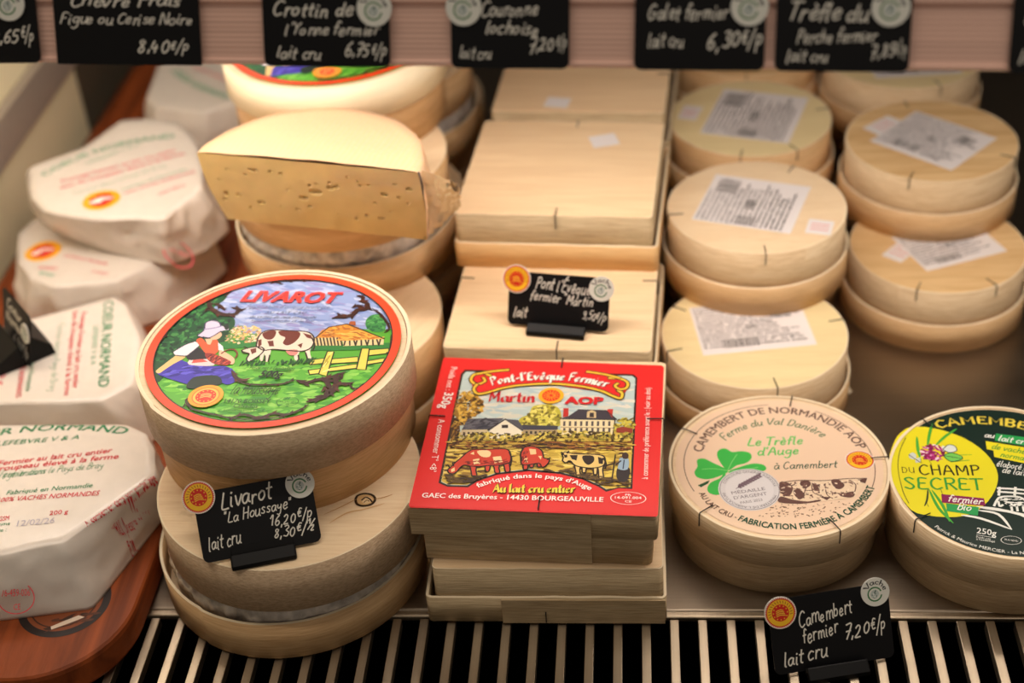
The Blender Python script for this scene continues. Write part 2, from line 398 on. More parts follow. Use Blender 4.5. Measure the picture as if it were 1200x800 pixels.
    def milk(s, c, r_, word=True):
        """white round milk sticker with a green ringed drawing"""
        s.disc(c, r_, (226, 226, 216)); s.ring((c[0] - .05 * r_, c[1] - .15 * r_), r_ * .42, r_ * .52, (60, 120, 70), 20, 350)
        s.disc((c[0] - .05 * r_, c[1] - .15 * r_), r_ * .3, (186, 196, 190)); s.scatter([(c[0] - r_ * .25, c[1] - r_ * .4), (c[0] + r_ * .2, c[1] - r_ * .4), (c[0] + r_ * .2, c[1] + r_ * .1), (c[0] - r_ * .25, c[1] + r_ * .1)], 10, r_ * 130, [(90, 110, 100), (230, 232, 226)], local=True)
        if word: s.arc(lay_hand('Vache', 1.1), (c[0] - r_ * .50, c[1] + r_ * .20), (c[0] + r_ * .06, c[1] + r_ * .54), (c[0] + r_ * .56, c[1] + r_ * .02), r_ * 360, (40, 44, 44), local=True)
    def build(s, name, parent=None, mat=None):
        o = mesh_obj(name, s.v, s.f, mat or inkmat(), parent, cols=s.c)
        return o

# ------------------------------------------------------------------ the case: deck, walls, grille, shelf above
def brushed(name, col, rough, sx=3.0, sy=900.0, metal=1.0, amt=0.25):
    m, t, b = nmat(name); n = t.nodes; L = t.links
    tc = n.new('ShaderNodeTexCoord'); mp = n.new('ShaderNodeMapping'); mp.inputs['Scale'].default_value = (sx, sy, sy)
    L.new(tc.outputs['Object'], mp.inputs[0]); nz = n.new('ShaderNodeTexNoise'); nz.inputs['Scale'].default_value = 1; nz.inputs['Detail'].default_value = 4
    L.new(mp.outputs[0], nz.inputs['Vector'])
    mx = n.new('ShaderNodeMixRGB'); mx.blend_type = 'MULTIPLY'; mx.inputs[0].default_value = amt; mx.inputs[1].default_value = (*lin(col), 1)
    L.new(nz.outputs['Fac'], mx.inputs[2]); L.new(mx.outputs[0], b.inputs['Base Color'])
    n3 = n.new('ShaderNodeTexNoise'); n3.inputs['Scale'].default_value = 22; n3.inputs['Detail'].default_value = 5; L.new(tc.outputs['Object'], n3.inputs['Vector'])
    mr = n.new('ShaderNodeMapRange'); mr.inputs[3].default_value = rough - 0.08; mr.inputs[4].default_value = rough + 0.12
    L.new(n3.outputs['Fac'], mr.inputs[0]); L.new(mr.outputs[0], b.inputs['Roughness'])
    b.inputs['Metallic'].default_value = metal
    bp = n.new('ShaderNodeBump'); bp.inputs['Strength'].default_value = 0.15; bp.inputs['Distance'].default_value = 0.0002
    L.new(nz.outputs['Fac'], bp.inputs['Height']); L.new(bp.outputs[0], b.inputs['Normal'])
    return m
steel = brushed('deck_steel', (164, 150, 132), 0.36)
steel_b = brushed('bar_steel', (196, 180, 156), 0.40, 900, 3)
alu = brushed('rail_aluminium', (250, 204, 184), 0.34, 2.0, 700, metal=0.1, amt=0.35)
cream = plain('cream_panel', (246, 234, 196), 0.45, vary=0.08, scale=30)
dark = plain('dark_lining', (34, 30, 28), 0.6)
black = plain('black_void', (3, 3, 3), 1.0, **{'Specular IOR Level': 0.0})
structure(add_box('floor', -0.47, 0.62, 0.516, 1.42, -0.014, 0.0, steel, bevel=0.0012), 'brushed steel deck of the display case')
structure(add_box('trim_1', -0.47, 0.62, 0.5125, 0.5175, -0.0045, -0.0008, steel_b, bevel=0.001), 'bright folded front lip of the steel deck')
structure(add_box('wall_left', -0.472, -0.452, 0.30, 1.045, -0.02, 0.34, cream), 'cream side panel of the case')
structure(add_box('wall_back', -0.50, 0.62, 1.42, 1.44, -0.02, 0.45, dark), 'dark back wall of the case')
structure(add_box('wall_right', 0.60, 0.62, 0.30, 1.42, -0.02, 0.45, dark), 'dark right wall of the case')
structure(add_box('wall_side', -0.474, -0.454, 1.045, 1.42, -0.02, 0.34, plain('grey_lining', (92, 82, 66), 0.6)), 'grey lining beyond the cream side panel')
v, f, uv = box_geo(-0.451, -0.443, 0.30, 1.04, 0.068, 0.098)
tr = mesh_obj('trim_2', v, f, brushed('profile_steel', (196, 184, 172), 0.4, 3, 400, metal=0.5), None, uv); structure(tr, 'metal profile along the cream side panel')

gr = thing('air_grille', 'black air grille of parallel metal slats along the front of the case', 'grille', (0, 0, 0))
BP, BX = 0.01408, 0.0132
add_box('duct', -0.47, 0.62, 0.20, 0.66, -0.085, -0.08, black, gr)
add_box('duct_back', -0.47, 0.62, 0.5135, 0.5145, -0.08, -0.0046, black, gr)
sv, sf, suv = box_geo(-0.00225, 0.00225, 0.335, 0.5115, -0.0075, -0.0015)
slat0 = None
for k in range(-34, 43):
    if slat0 is None:
        o = slat0 = mesh_obj('slat', sv, sf, steel_b, gr, suv)
        b = o.modifiers.new('bevel', 'BEVEL'); b.width = 0.0004; b.segments = 2
    else:
        o = slat0.copy(); C.objects.link(o)
    o.location = (BX + k * BP, 0, 0)
for y in (0.35, 0.46): add_box('cross_bar', -0.47, 0.62, y, y + 0.006, -0.017, -0.0080, black, gr)

RA = R(-5.1)
us = thing('upper_shelf', 'upper shelf with pinkish metal price rail across the top', 'shelf', (-0.055, 0.5515, 0.285), RA)
# price rail: an extruded profile with a flat lower face, a groove and a folded upper lip
prof = [(0.0, 0.0), (-0.0010, 0.0006), (-0.0010, 0.0018), (0.0, 0.0026)] + [(0.0001 + (0.00012 if k % 2 else 0.0), 0.0034 + k * 0.00105) for k in range(20)] + [(0.0008, 0.0248), (-0.0012, 0.0262), (-0.0012, 0.0285), (0.002, 0.031), (0.006, 0.046), (0.009, 0.046), (0.005, 0.030), (0.005, 0.0)]
vs = [(x, a, b) for x in (-0.42, 0.45) for a, b in prof]; n_ = len(prof)
fs = [(i, (i + 1) % n_, n_ + (i + 1) % n_, n_ + i) for i in range(n_)] + [tuple(range(n_))[::-1], tuple(range(n_, 2 * n_))]
mesh_obj('price_rail', vs, [q[::-1] for q in fs], alu, us).rotation_euler = (R(-22), 0, 0)
add_box('shelf_board', -0.40, 0.44, 0.0150, 0.70, 0.018, 0.026, steel, us)
add_box('added_fill_housing', -0.235, -0.195, 0.08, 0.60, 0.0125, 0.0178, plain('lamp_white', (225, 220, 210), 0.4), us)  # invented cover for the added wall fill light
add_box('lamp_housing', -0.40, 0.44, 0.075, 0.125, 0.011, 0.0178, plain('lamp_white', (225, 220, 210), 0.4), us)

# ------------------------------------------------------------------ boxes of thin wood
W_top = wood((244, 220, 184), (226, 194, 148), 'top', 60, 900, 0.5, 0.25, flames=0.25)
W_topy = wood((240, 222, 172), (226, 202, 146), 'top_yellow', 60, 900, 0.4, 0.25, flames=0.2)
W_topo = wood((238, 206, 154), (216, 172, 114), 'top_orange', 30, 600, 0.5, 0.25, flames=0.6)
W_tops = wood((242, 214, 174), (224, 188, 140), 'top_square', 30, 700, 0.45, 0.2, flames=0.22)
W_side = wood((230, 206, 168), (190, 156, 114), 'side', 90, 1500, 0.75, 0.9, flames=0.3)
W_band = wood((226, 190, 142), (190, 148, 100), 'band', 70, 1100, 0.7, 0.7, flames=0.4)
W_lid = wood((208, 182, 150), (164, 136, 106), 'lid', 420, 1200, 0.8, 1.2, flames=0.2)
W_rim = wood((244, 228, 196), (226, 204, 166), 'rim', 60, 600, 0.4, 0.2, flames=0.1)
W_tray = wood((228, 188, 132), (200, 152, 98), 'square_tray', 60, 1400, 0.7, 0.8, flames=0.3)
W_grey = wood((206, 184, 146), (154, 130, 96), 'square_side', 60, 1400, 0.8, 1.2, flames=0.35)
wire = plain('staple_wire', (74, 72, 70), 0.35, 0.9)
film = plain('clear_film', (250, 240, 228), 0.12, 0.0, vary=1.0, scale=150, bump=0.6, **{'Coat Weight': 0.6})

def round_path(r, n=144, spiral=0.0007, a0=0.0):
    return [((r + spiral * (1 - i / n)) * math.cos(a0 + 2 * math.pi * i / n), (r + spiral * (1 - i / n)) * math.sin(a0 + 2 * math.pi * i / n)) for i in range(n)]
def rect_path(w_, d_, rad=0.003, k=5):
    pts = []
    for cx, cy, a in ((w_ / 2 - rad, d_ / 2 - rad, 0), (-w_ / 2 + rad, d_ / 2 - rad, 90), (-w_ / 2 + rad, -d_ / 2 + rad, 180), (w_ / 2 - rad, -d_ / 2 + rad, 270)):
        for i in range(k + 1):
            t = R(a + 90 * i / k); pts.append((cx + rad * math.cos(t), cy + rad * math.sin(t)))
    out = []
    for i in range(len(pts)):                # cut the long straight runs so that edges may waver
        a, b = pts[i], pts[(i + 1) % len(pts)]; L_ = math.dist(a, b); q = max(1, int(L_ / 0.004))
        for j in range(q): out.append((lerp(a[0], b[0], j / q), lerp(a[1], b[1], j / q)))
    return out
def wall(name, path, th, z0, z1, mat, parent, fray=0.00015, seed=1, rimmat=None):
    """a strip of veneer bent round a closed path"""
    n = len(path); vs, fs, uvs, fm = [], [], [], []; s_ = [0.0]
    for i in range(n): s_.append(s_[-1] + math.dist(path[i], path[(i + 1) % n]))
    for i in range(n):
        a, b, c = path[i - 1], path[i], path[(i + 1) % n]
        dx, dy = c[0] - a[0], c[1] - a[1]
        if i == 0: dx, dy = c[0] - b[0], c[1] - b[1]
        l = math.hypot(dx, dy); nx, ny = dy / l, -dx / l
        q = noise.noise((i * 0.37, seed * 3.1, 0)) * fray; q2 = noise.noise((i * 0.41, seed * 5.7, 9)) * fray * 1.6
        vs += [(b[0], b[1], z0 + q2), (b[0], b[1], z1 + q), (b[0] - nx * th, b[1] - ny * th, z1 + q), (b[0] - nx * th, b[1] - ny * th, z0 + q2)]
    for i in range(n):
        j = (i + 1) % n
        for k, (p, q) in enumerate(((0, 1), (1, 2), (2, 3), (3, 0))):
            fs.append((4 * i + p, 4 * j + p, 4 * j + q, 4 * i + q))
            zz = (z0, z1, z1 + th, z0)[k]; z2 = (z1, z1 + th, z0, z0 - th)[k]
            uvs.append([(s_[i], zz), (s_[i + 1], zz), (s_[i + 1], z2), (s_[i], z2)]); fm.append(1 if k == 1 else 0)
    o = mesh_obj(name, vs, fs, None, parent, uvs, mats=[mat, rimmat or W_rim], fm=fm)
    o.data.polygons.foreach_set('use_smooth', [k % 4 in (0, 2) for k in range(len(fs))])
    return o
def panel(name, path, z0, z1, mat, parent, inset=0.0, ang=0.0):
    P = [(a * (1 - inset), b * (1 - inset)) for a, b in path]; n = len(P)
    vs = [(a, b, z1) for a, b in P] + [(a, b, z0) for a, b in P]
    fs = [tuple(range(n)), tuple(range(2 * n - 1, n - 1, -1))] + [(i, n + i, n + (i + 1) % n, (i + 1) % n) for i in range(n)]
    ca, sa = math.cos(ang), math.sin(ang)
    uvs = [[(vs[k][0] * ca + vs[k][1] * sa, -vs[k][0] * sa + vs[k][1] * ca) for k in f] for f in fs]
    return mesh_obj(name, vs, fs, mat, parent, uvs)
def staple(parent, a, r, z, down=0.008, over=0.009):
    ca, sa = math.cos(a), math.sin(a)
    pts = [(r - over, z + 0.0003), (r - over * 0.4, z + 0.0006), (r + 0.0002, z + 0.0007), (r + 0.0006, z - 0.0006), (r + 0.0006, z - down)]
    return tube('staple', [(q * ca, q * sa, zz) for q, zz in pts], 0.00032, wire, parent, 5)
def staple_rect(parent, side, off, hw, z, down=0.009, over=0.008):
    pts = [(hw - over, z + 0.0003), (hw + 0.0003, z + 0.0006), (hw + 0.0006, z - 0.0005), (hw + 0.0006, z - down)]
    f = {'front': lambda q: (off, -q), 'back': lambda q: (off, q), 'right': lambda q: (q, off), 'left': lambda q: (-q, off)}[side]
    return tube('staple', [(*f(q), zz) for q, zz in pts], 0.00038, wire, parent, 5)

def round_box(label, loc, rz=0.0, rl=0.0565, rb=0.0540, h=0.042, lid=0.020, inverted=False, top=None, side=None, lidm=None, staples=(), group=None, gap=0.0, seed=1, shift=(0, 0), name='round_cheese_box', th=0.0014):
    t = thing(name, label, 'cheese box', loc, rz, group)
    top = top or W_top; side = side or W_side; lidm = lidm or W_side
    if not inverted:
        wall('lid_wall', round_path(rl, a0=seed * 1.3), th, h - lid, h, lidm, t, seed=seed)
        panel('lid_disc', round_path(rl - th, spiral=0), h - 0.0022, h - 0.0008, top, t)
        b_ = wall('base_wall', round_path(rb, a0=seed * 2.1, spiral=0.0004), th, 0.0, h - 0.004, side, t, seed=seed + 5); b_.location = (shift[0], shift[1], 0)
        p_ = panel('base_disc', round_path(rb - th, spiral=0), 0.0004, 0.0018, top, t); p_.location = (shift[0], shift[1], 0)
    else:
        o1 = wall('base_wall', round_path(rb, a0=seed * 1.3, spiral=0.0004), th, (lid + 0.010 if gap else 0.004), h, side, t, seed=seed); o1.location = (shift[0], shift[1], 0)
        o2 = panel('base_disc', round_path(rb - th * 0.4, spiral=0), h - 0.0016, h + 0.0001, top, t); o2.location = (shift[0], shift[1], 0)
        wall('lid_wall', round_path(rl, a0=seed * 2.1), th, 0.0, lid, lidm, t, seed=seed + 5)
        panel('lid_disc', round_path(rl - th, spiral=0), 0.0004, 0.0018, top, t)
        if gap: crumpled_core(t, rb - 0.0022, rl - th - 0.0006, lid, seed, shift)
    for a in staples:
        if inverted: s_ = staple(t, R(a), rb + 0.0002, h, 0.007); s_.location = (shift[0], shift[1], 0)
        else: staple(t, R(a), rl + 0.0003, h)
    return t
def crumpled_core(parent, r0, r1, lid, seed, shift):
    """the cheese inside, gathered in film, seen between the two halves of the box"""
    n, lv = 260, 14; vs, fs = [], []
    for j in range(lv + 1):
        s_ = j / lv; z = 0.003 + s_ * (lid + 0.011)
        for i in range(n):
            a = 2 * math.pi * i / n; ca, sa = math.cos(a), math.sin(a)
            q = 1 - 2.4 * abs(noise.noise((ca * 7 + seed, sa * 7, s_ * 3))); q2 = 1 - 2.2 * abs(noise.noise((ca * 16 + seed, sa * 16, s_ * 5 + 3)))
            out = max(0.0, 1 - abs(z - lid - 0.002) / 0.008)
            rr = r0 - 0.0006 + 0.0011 * q + 0.0007 * q2 + 0.0012 * out
            vs.append((shift[0] * 0.4 + rr * ca, shift[1] * 0.4 + rr * sa, z))
    for j in range(lv):
        for i in range(n): fs.append((j * n + i, j * n + (i + 1) % n, (j + 1) * n + (i + 1) % n, (j + 1) * n + i))
    return mesh_obj('film_wrapped_cheese', vs, fs, film, parent, smooth=True)

def square_box(label, loc, rz=0.0, wl=0.120, dl=0.119, wb=0.1145, db=0.113, h=0.036, lid=0.017, inverted=False, seed=1, seam=None, staples=(('front', 0.01),), group=None, shift=(0, 0), top=None, seam_b=None, traym=None, stz=0.0):
    t = thing('square_cheese_box', label, 'cheese box', loc, rz, group); th = 0.0014; top = top or W_tops
    def strip(nm, off, wid, hw, z0, z1, xo=0.0, yo=0.0):
        v_, f_, u_ = box_geo(off, off + wid, -hw - 0.0011, -hw + 0.0001, z0, z1)
        o = mesh_obj(nm, v_, f_, W_grey, t, u_); o.location = (xo, yo, 0); return o
    if not inverted:
        wall('lid_wall', rect_path(wl, dl), th, h - lid, h - 0.0003, W_grey, t, 0.0004, seed)
        panel('lid_panel', rect_path(wl - 0.001, dl - 0.001), h - 0.0018, h, top, t)
        o = wall('base_wall', rect_path(wb, db), th, 0, h - 0.003, W_grey, t, 0.0004, seed + 3); o.location = (shift[0], shift[1], 0)
        o = panel('base_panel', rect_path(wb - th, db - th), 0.0003, 0.0016, top, t); o.location = (shift[0], shift[1], 0)
        if seam is not None: strip('overlap_strip', seam[0], seam[1], dl / 2, h - lid - 0.0006, h - 0.0012)
        if seam_b is not None: strip('overlap_strip', seam_b[0], seam_b[1], db / 2, 0.0002, h - lid + 0.001, *shift)
        hw, zt = dl / 2, h
    else:
        o = wall('base_wall', rect_path(wb, db), th, 0.002, h - 0.0003, W_grey, t, 0.0004, seed); o.location = (shift[0], shift[1], 0)
        o = panel('base_panel', rect_path(wb - 0.001, db - 0.001), h - 0.0018, h, top, t); o.location = (shift[0], shift[1], 0)
        wall('lid_wall', rect_path(wl, dl), th, 0, lid, traym or W_grey, t, 0.0004, seed + 3)
        panel('lid_panel', rect_path(wl - 2 * th, dl - 2 * th), 0.0003, 0.0016, top, t)
        if seam is not None: strip('overlap_strip', seam[0], seam[1], dl / 2, 0.0, lid - 0.0008)
        hw, zt = db / 2, h
    for sd, off in staples:
        hh = {'front': hw, 'back': hw, 'left': (wl if not inverted else wb) / 2, 'right': (wl if not inverted else wb) / 2}[sd]
        s_ = staple_rect(t, sd, off, hh, zt + stz)
        if inverted: s_.location = (shift[0], shift[1], 0)
    return t

# ------------------------------------------------------------------ Livarot stacks
GL = 'round livarot boxes'
b = round_box('upside-down round wooden box with a dark knot, at the foot of the front stack', (-0.1863, 0.5532, 0), 0.0, rl=0.0694, rb=0.0668, h=0.062, lid=0.024, inverted=True, side=W_lid, lidm=W_band, gap=0.006, seed=2, shift=(0.0052, -0.0035), group=GL)
bottom_box = b
A = Art(0.0623, (-0.1863, 0.5532), 0.0, (400, 533), 3.0, 0.062)
A.poly([(50, 158), (60, 143), (84, 137), (108, 142), (119, 158), (105, 174), (78, 180), (56, 174)], (214, 176, 120))
A.line([(50, 158), (58, 144), (84, 137), (110, 143), (119, 158), (106, 174), (78, 180), (56, 174), (50, 160)], 1.3, (40, 24, 12))
A.poly([(72, 160), (84, 148), (104, 150), (110, 160), (98, 170), (80, 172)], (232, 206, 160))
A.line([(72, 160), (86, 150), (100, 156), (108, 166)], 0.9, (60, 36, 18)); A.line([(80, 168), (90, 160), (98, 164)], 0.5, (110, 74, 40))
A.line([(-60, 210), (-10, 188), (30, 168), (50, 158)], 0.7, (206, 160, 104), taper=True); A.line([(119, 156), (150, 150), (180, 140)], 0.7, (200, 150, 96), taper=True)
A.line([(-40, 240), (20, 205), (80, 192), (150, 172)], 0.9, (214, 172, 118), taper=True)
o = A.build('knot', b); o['label'] = 'dark ringed knot in the pale wood'

top_box = round_box('big round wooden livarot box with the colourful painted farm label at the front', (-0.1856, 0.5800, 0.062), 0, rl=0.0690, rb=0.0664, h=0.060, lid=0.027, side=W_band, lidm=W_lid, seed=3, shift=(-0.0020, 0.007), group=GL, th=0.0019)

def livarot_label(A):
    r0, r1 = 0.0645, 0.0602; A.clip = 0.0644
    OR = (240, 76, 38)
    A.disc((0, 0), r0, (92, 178, 52), 96)
    # meadow tones
    A.scatter([(100, 400), (500, 400), (1080, 380), (900, 560), (600, 640), (380, 640), (160, 520)], 420, 5.0, [(70, 160, 44), (110, 196, 60), (130, 206, 76), (60, 146, 50), (150, 214, 90)], 3, 5)
    A.poly([(260, 150), (330, 100), (500, 50), (700, 40), (900, 70), (1020, 150), (1090, 260), (900, 262), (760, 300), (540, 285), (430, 262), (380, 200)], (146, 166, 216))
    A.scatter([(390, 120), (500, 64), (700, 56), (900, 90), (1030, 180), (1060, 230), (760, 280), (540, 265), (430, 240)], 260, 5.5, [(170, 186, 228), (126, 148, 206), (190, 202, 234), (150, 150, 206)], 4, -12)
    A.poly([(60, 360), (110, 270), (180, 200), (260, 140), (350, 100), (410, 130), (345, 180), (352, 205), (432, 215), (440, 250), (410, 300), (380, 330), (300, 330), (180, 420), (130, 480), (80, 470)], (22, 78, 44))
    A.scatter([(90, 380), (140, 260), (240, 170), (340, 120), (370, 150), (350, 200), (420, 225), (400, 290), (250, 320), (150, 400)], 220, 3.6, [(14, 60, 36), (30, 100, 50), (48, 124, 60), (12, 44, 34), (70, 140, 70)], 1.6)
    A.poly([(985, 225), (1010, 205), (1045, 205), (1065, 235), (1060, 270), (1020, 275), (985, 255)], (60, 140, 70))
    A.scatter([(985, 225), (1030, 200), (1066, 240), (1050, 275), (990, 265)], 40, 2.6, [(40, 110, 60), (90, 170, 90)], 1.5)
    A.poly([(380, 320), (560, 300), (760, 325), (1080, 320), (1080, 345), (760, 352), (520, 340), (380, 345)], (46, 132, 56))
    # flowering bush
    A.scatter([(405, 290), (440, 255), (500, 245), (550, 262), (550, 300), (500, 322), (430, 325), (400, 310)], 150, 2.2, [(236, 190, 150), (250, 226, 190), (206, 150, 110), (120, 150, 80), (244, 206, 120)], 1.4)
    # barn
    A.poly([(770, 300), (885, 296), (885, 332), (772, 332)], (228, 206, 150), False); A.poly([(885, 304), (1058, 306), (1056, 328), (890, 334)], (232, 214, 160), False)
    for k in range(8): A.line([(780 + k * 14, 300), (786 + k * 14, 331)], 0.8, (50, 32, 20), False, bump=(k == 0))
    for k in range(10): A.line([(900 + k * 16, 305), (893 + k * 16 + (k % 3) * 8, 331)], 0.85, (50, 32, 20), False, bump=(k == 0))
    A.poly([(775, 300), (800, 270), (830, 256), (905, 244), (950, 256), (975, 272), (890, 298)], (226, 150, 48), False)
    A.poly([(860, 310), (905, 280), (960, 266), (1000, 280), (1060, 304), (900, 312)], (240, 176, 70), False)
    A.scatter([(780, 298), (830, 260), (905, 248), (1050, 302), (880, 308)], 70, 2.4, [(200, 116, 40), (250, 200, 100), (170, 96, 40)], 4, -15)
    A.poly([(912, 244), (918, 232), (940, 232), (942, 250)], (170, 90, 50), False)
    A.line([(775, 300), (830, 256), (905, 243), (975, 270), (1060, 304)], 0.8, (60, 36, 20), False)
    # fence
    YF = (236, 222, 96)
    for q in ([(748, 392), (815, 384), (815, 404), (752, 412)], [(840, 388), (950, 378), (950, 400), (835, 408)], [(994, 350), (1078, 344), (1076, 364), (992, 374)], [(745, 434), (800, 427), (800, 446), (750, 452)], [(832, 424), (946, 408), (944, 426), (828, 440)], [(988, 396), (1060, 384), (1055, 400), (984, 412)], [(824, 356), (852, 358), (822, 458), (788, 450)], [(966, 344), (998, 345), (984, 432), (944, 430)]):
        A.poly(q, YF, False); A.line(q + q[:1], 0.7, (40, 50, 20), False)
    A.scatter([(830, 360), (850, 362), (820, 450), (795, 448)], 10, 2.6, [(190, 170, 60), (250, 240, 150)], 4, 70)
    # cow
    CW, BR = (240, 226, 206), (112, 44, 30)
    for q in ([(560, 345), (590, 350), (586, 372), (580, 398), (566, 396), (566, 375)], [(548, 350), (566, 352), (556, 396), (544, 396)], [(690, 352), (712, 350), (704, 372), (706, 392), (690, 392), (686, 372)], [(738, 335), (760, 330), (752, 360), (758, 386), (742, 388), (734, 362)]): A.poly(q, CW)
    body = [(530, 335), (538, 300), (560, 276), (600, 268), (680, 272), (740, 276), (766, 294), (768, 322), (750, 346), (715, 356), (650, 352), (600, 348), (560, 352)]
    A.poly(body, CW); A.poly([(655, 352), (700, 350), (698, 368), (676, 374), (660, 366)], (226, 140, 130))
    A.poly([(470, 352), (500, 342), (545, 338), (562, 350), (545, 372), (515, 390), (500, 400), (490, 390), (500, 366)], CW)
    for q in ([(556, 282), (590, 270), (612, 274), (606, 296), (590, 308), (566, 304)], [(626, 272), (700, 274), (712, 290), (690, 318), (660, 332), (640, 322), (650, 300), (630, 290)], [(538, 310), (552, 306), (552, 330), (538, 340)], [(722, 280), (758, 290), (762, 306), (740, 300)], [(576, 314), (600, 312), (604, 336), (584, 336)], [(505, 348), (530, 342), (530, 360), (512, 368)], [(700, 330), (722, 322), (716, 344)]): A.poly(q, BR)
    A.line(body + body[:1], 0.8, (44, 20, 16)); A.line([(470, 352), (500, 342), (545, 338), (562, 350), (545, 372), (515, 392), (498, 400), (490, 388), (500, 366), (476, 362), (470, 352)], 0.8, (44, 20, 16))
    for q in ([(760, 300), (772, 330), (764, 352)], [(586, 372), (580, 398)], [(566, 375), (566, 396)], [(704, 372), (706, 392)], [(734, 362), (742, 388)], [(495, 345), (480, 338)]): A.line(q, 0.8, (44, 20, 16))
    A.scatter([(470, 395), (600, 398), (770, 388), (775, 402), (600, 410), (470, 408)], 60, 2.4, [(20, 70, 30), (30, 96, 36)], 4, 80)
    # milkmaid
    SK = (240, 196, 160)
    A.poly([(120, 448), (150, 420), (200, 388), (260, 408), (330, 418), (400, 418), (440, 440), (446, 478), (404, 494), (350, 462), (300, 462), (275, 505), (240, 492), (170, 470)], (62, 50, 176))
    A.scatter([(160, 430), (260, 415), (420, 430), (430, 470), (300, 455), (180, 460)], 40, 4.5, [(80, 70, 200), (44, 34, 140), (96, 90, 214)], 3, 10)
    A.poly([(240, 505), (262, 470), (300, 458), (370, 458), (388, 488), (340, 505), (280, 512)], (20, 44, 34))
    A.poly([(262, 385), (300, 376), (345, 392), (352, 416), (252, 412)], (240, 214, 214)); A.poly([(270, 392), (300, 384), (330, 400), (262, 406)], (226, 90, 80))
    A.poly([(115, 438), (150, 410), (195, 376), (225, 362), (236, 382), (190, 408), (150, 434), (128, 448)], (232, 196, 130))
    A.poly([(240, 366), (268, 340), (300, 345), (332, 384), (290, 390), (250, 392)], (30, 30, 36))
    A.poly([(190, 356), (235, 330), (275, 316), (294, 336), (262, 362), (240, 376), (200, 374)], (238, 234, 240)); A.line([(190, 356), (235, 330), (275, 316)], 0.8, (50, 50, 70)); A.line([(200, 374), (240, 376), (262, 362), (294, 336)], 0.8, (50, 50, 70))
    A.poly([(282, 312), (304, 302), (330, 326), (352, 304), (372, 316), (376, 352), (350, 372), (322, 366), (300, 338)], (238, 96, 56)); A.poly([(318, 306), (352, 304), (340, 330), (328, 328)], SK)
    A.poly([(372, 320), (392, 336), (396, 356), (374, 352)], (240, 236, 240)); A.poly([(380, 352), (408, 364), (440, 388), (432, 412), (404, 398), (378, 376)], SK)
    A.poly([(318, 366), (356, 368), (424, 398), (410, 414), (360, 410), (330, 392)], (150, 44, 40)); A.scatter([(320, 370), (356, 370), (420, 398), (408, 412), (350, 404)], 26, 1.8, [(214, 90, 60), (90, 26, 30)], 3, 60)
    A.line([(386, 366), (410, 352), (438, 350), (452, 366), (444, 384)], 0.9, (130, 50, 40))
    A.poly([(340, 282), (378, 276), (388, 290), (372, 306), (345, 308)], SK)
    A.poly([(288, 290), (314, 268), (320, 240), (346, 230), (376, 236), (384, 252), (412, 254), (416, 268), (384, 274), (340, 300), (310, 298)], (216, 208, 232)); A.line([(288, 290), (314, 268), (320, 240), (346, 230), (376, 236), (384, 252)], 0.8, (60, 50, 90)); A.line([(316, 266), (350, 262), (384, 254)], 0.9, (150, 140, 190)); A.line([(310, 298), (340, 300), (384, 274)], 0.8, (60, 50, 90))
    A.poly([(392, 250), (414, 246), (418, 264), (404, 270)], (40, 44, 44))
    # dark scrollwork
    BK = (58, 26, 18)
    def scroll(pts, w_):
        A.line(pts, w_ * 0.62, BK, taper=True)
        P = catmull([A.m(p) for p in pts], 5); sgn = 1
        for k in range(2, len(P) - 2, 3):
            dx, dy = P[k + 1][0] - P[k - 1][0], P[k + 1][1] - P[k - 1][1]; l = math.hypot(dx, dy) or 1; dx /= l; dy /= l; q = w_ / 1000 * A.r.uniform(0.5, 0.95) * sgn; sgn = -sgn
            c = P[k]; A.raw([(c[0] - dx * q, c[1] - dy * q, k), (c[0] + dx * abs(q) * .5, c[1] + dy * abs(q) * .5, k), (c[0] + dx * abs(q) * 0.9 - dy * q, c[1] + dy * abs(q) * 0.9 + dx * q, k), (c[0] + dx * q * 0.1 - dy * q * .5, c[1] + dy * q * .1 + dx * q * .5, k)], [(0, 1, 2, 3)], A.r.choice([BK, (84, 38, 22)]), bump=(k == 2))
    for pts, w_ in (([(372, 128), (340, 140), (336, 168), (356, 190), (400, 206), (440, 204), (458, 188), (450, 172)], 4.6), ([(356, 160), (380, 168), (398, 186)], 3.2), ([(400, 130), (412, 118), (400, 112)], 3), ([(950, 128), (972, 134), (966, 150)], 3.4), ([(958, 150), (990, 160), (984, 182), (950, 186), (930, 205), (890, 214), (868, 202)], 4.6), ([(930, 176), (950, 168), (962, 172)], 3),
                    ([(560, 72), (600, 64), (660, 66), (700, 64), (760, 66)], 2.0), ([(590, 78), (612, 70), (640, 80)], 2.0), ([(1010, 180), (1050, 210), (1080, 260), (1060, 280)], 2.2),
                    ([(1088, 290), (1080, 360), (1040, 430), (990, 490), (940, 512), (920, 500), (930, 488)], 2.0), ([(1050, 420), (1010, 470), (960, 500)], 1.6),
                    ([(700, 480), (730, 488), (790, 474), (830, 468), (880, 452), (884, 470)], 3.6), ([(806, 470), (830, 500), (820, 540), (780, 556), (744, 566)], 5.0), ([(850, 462), (862, 490), (850, 520), (824, 540)], 5.0), ([(860, 500), (890, 492), (912, 496)], 3.4), ([(760, 490), (800, 500)], 2.6),
                    ([(440, 478), (500, 494), (600, 496), (660, 488), (684, 470)], 2.0), ([(430, 440), (450, 470), (490, 482)], 3.4),
                    ([(120, 350), (98, 400), (100, 460), (130, 520), (170, 560), (222, 590), (236, 574)], 1.8), ([(140, 270), (158, 280), (150, 300), (136, 300)], 2.2), ([(150, 270), (190, 220), (240, 200)], 1.6), ([(250, 562), (262, 594), (320, 612), (380, 626)], 2.0), ([(250, 590), (240, 560), (262, 550)], 1.8),
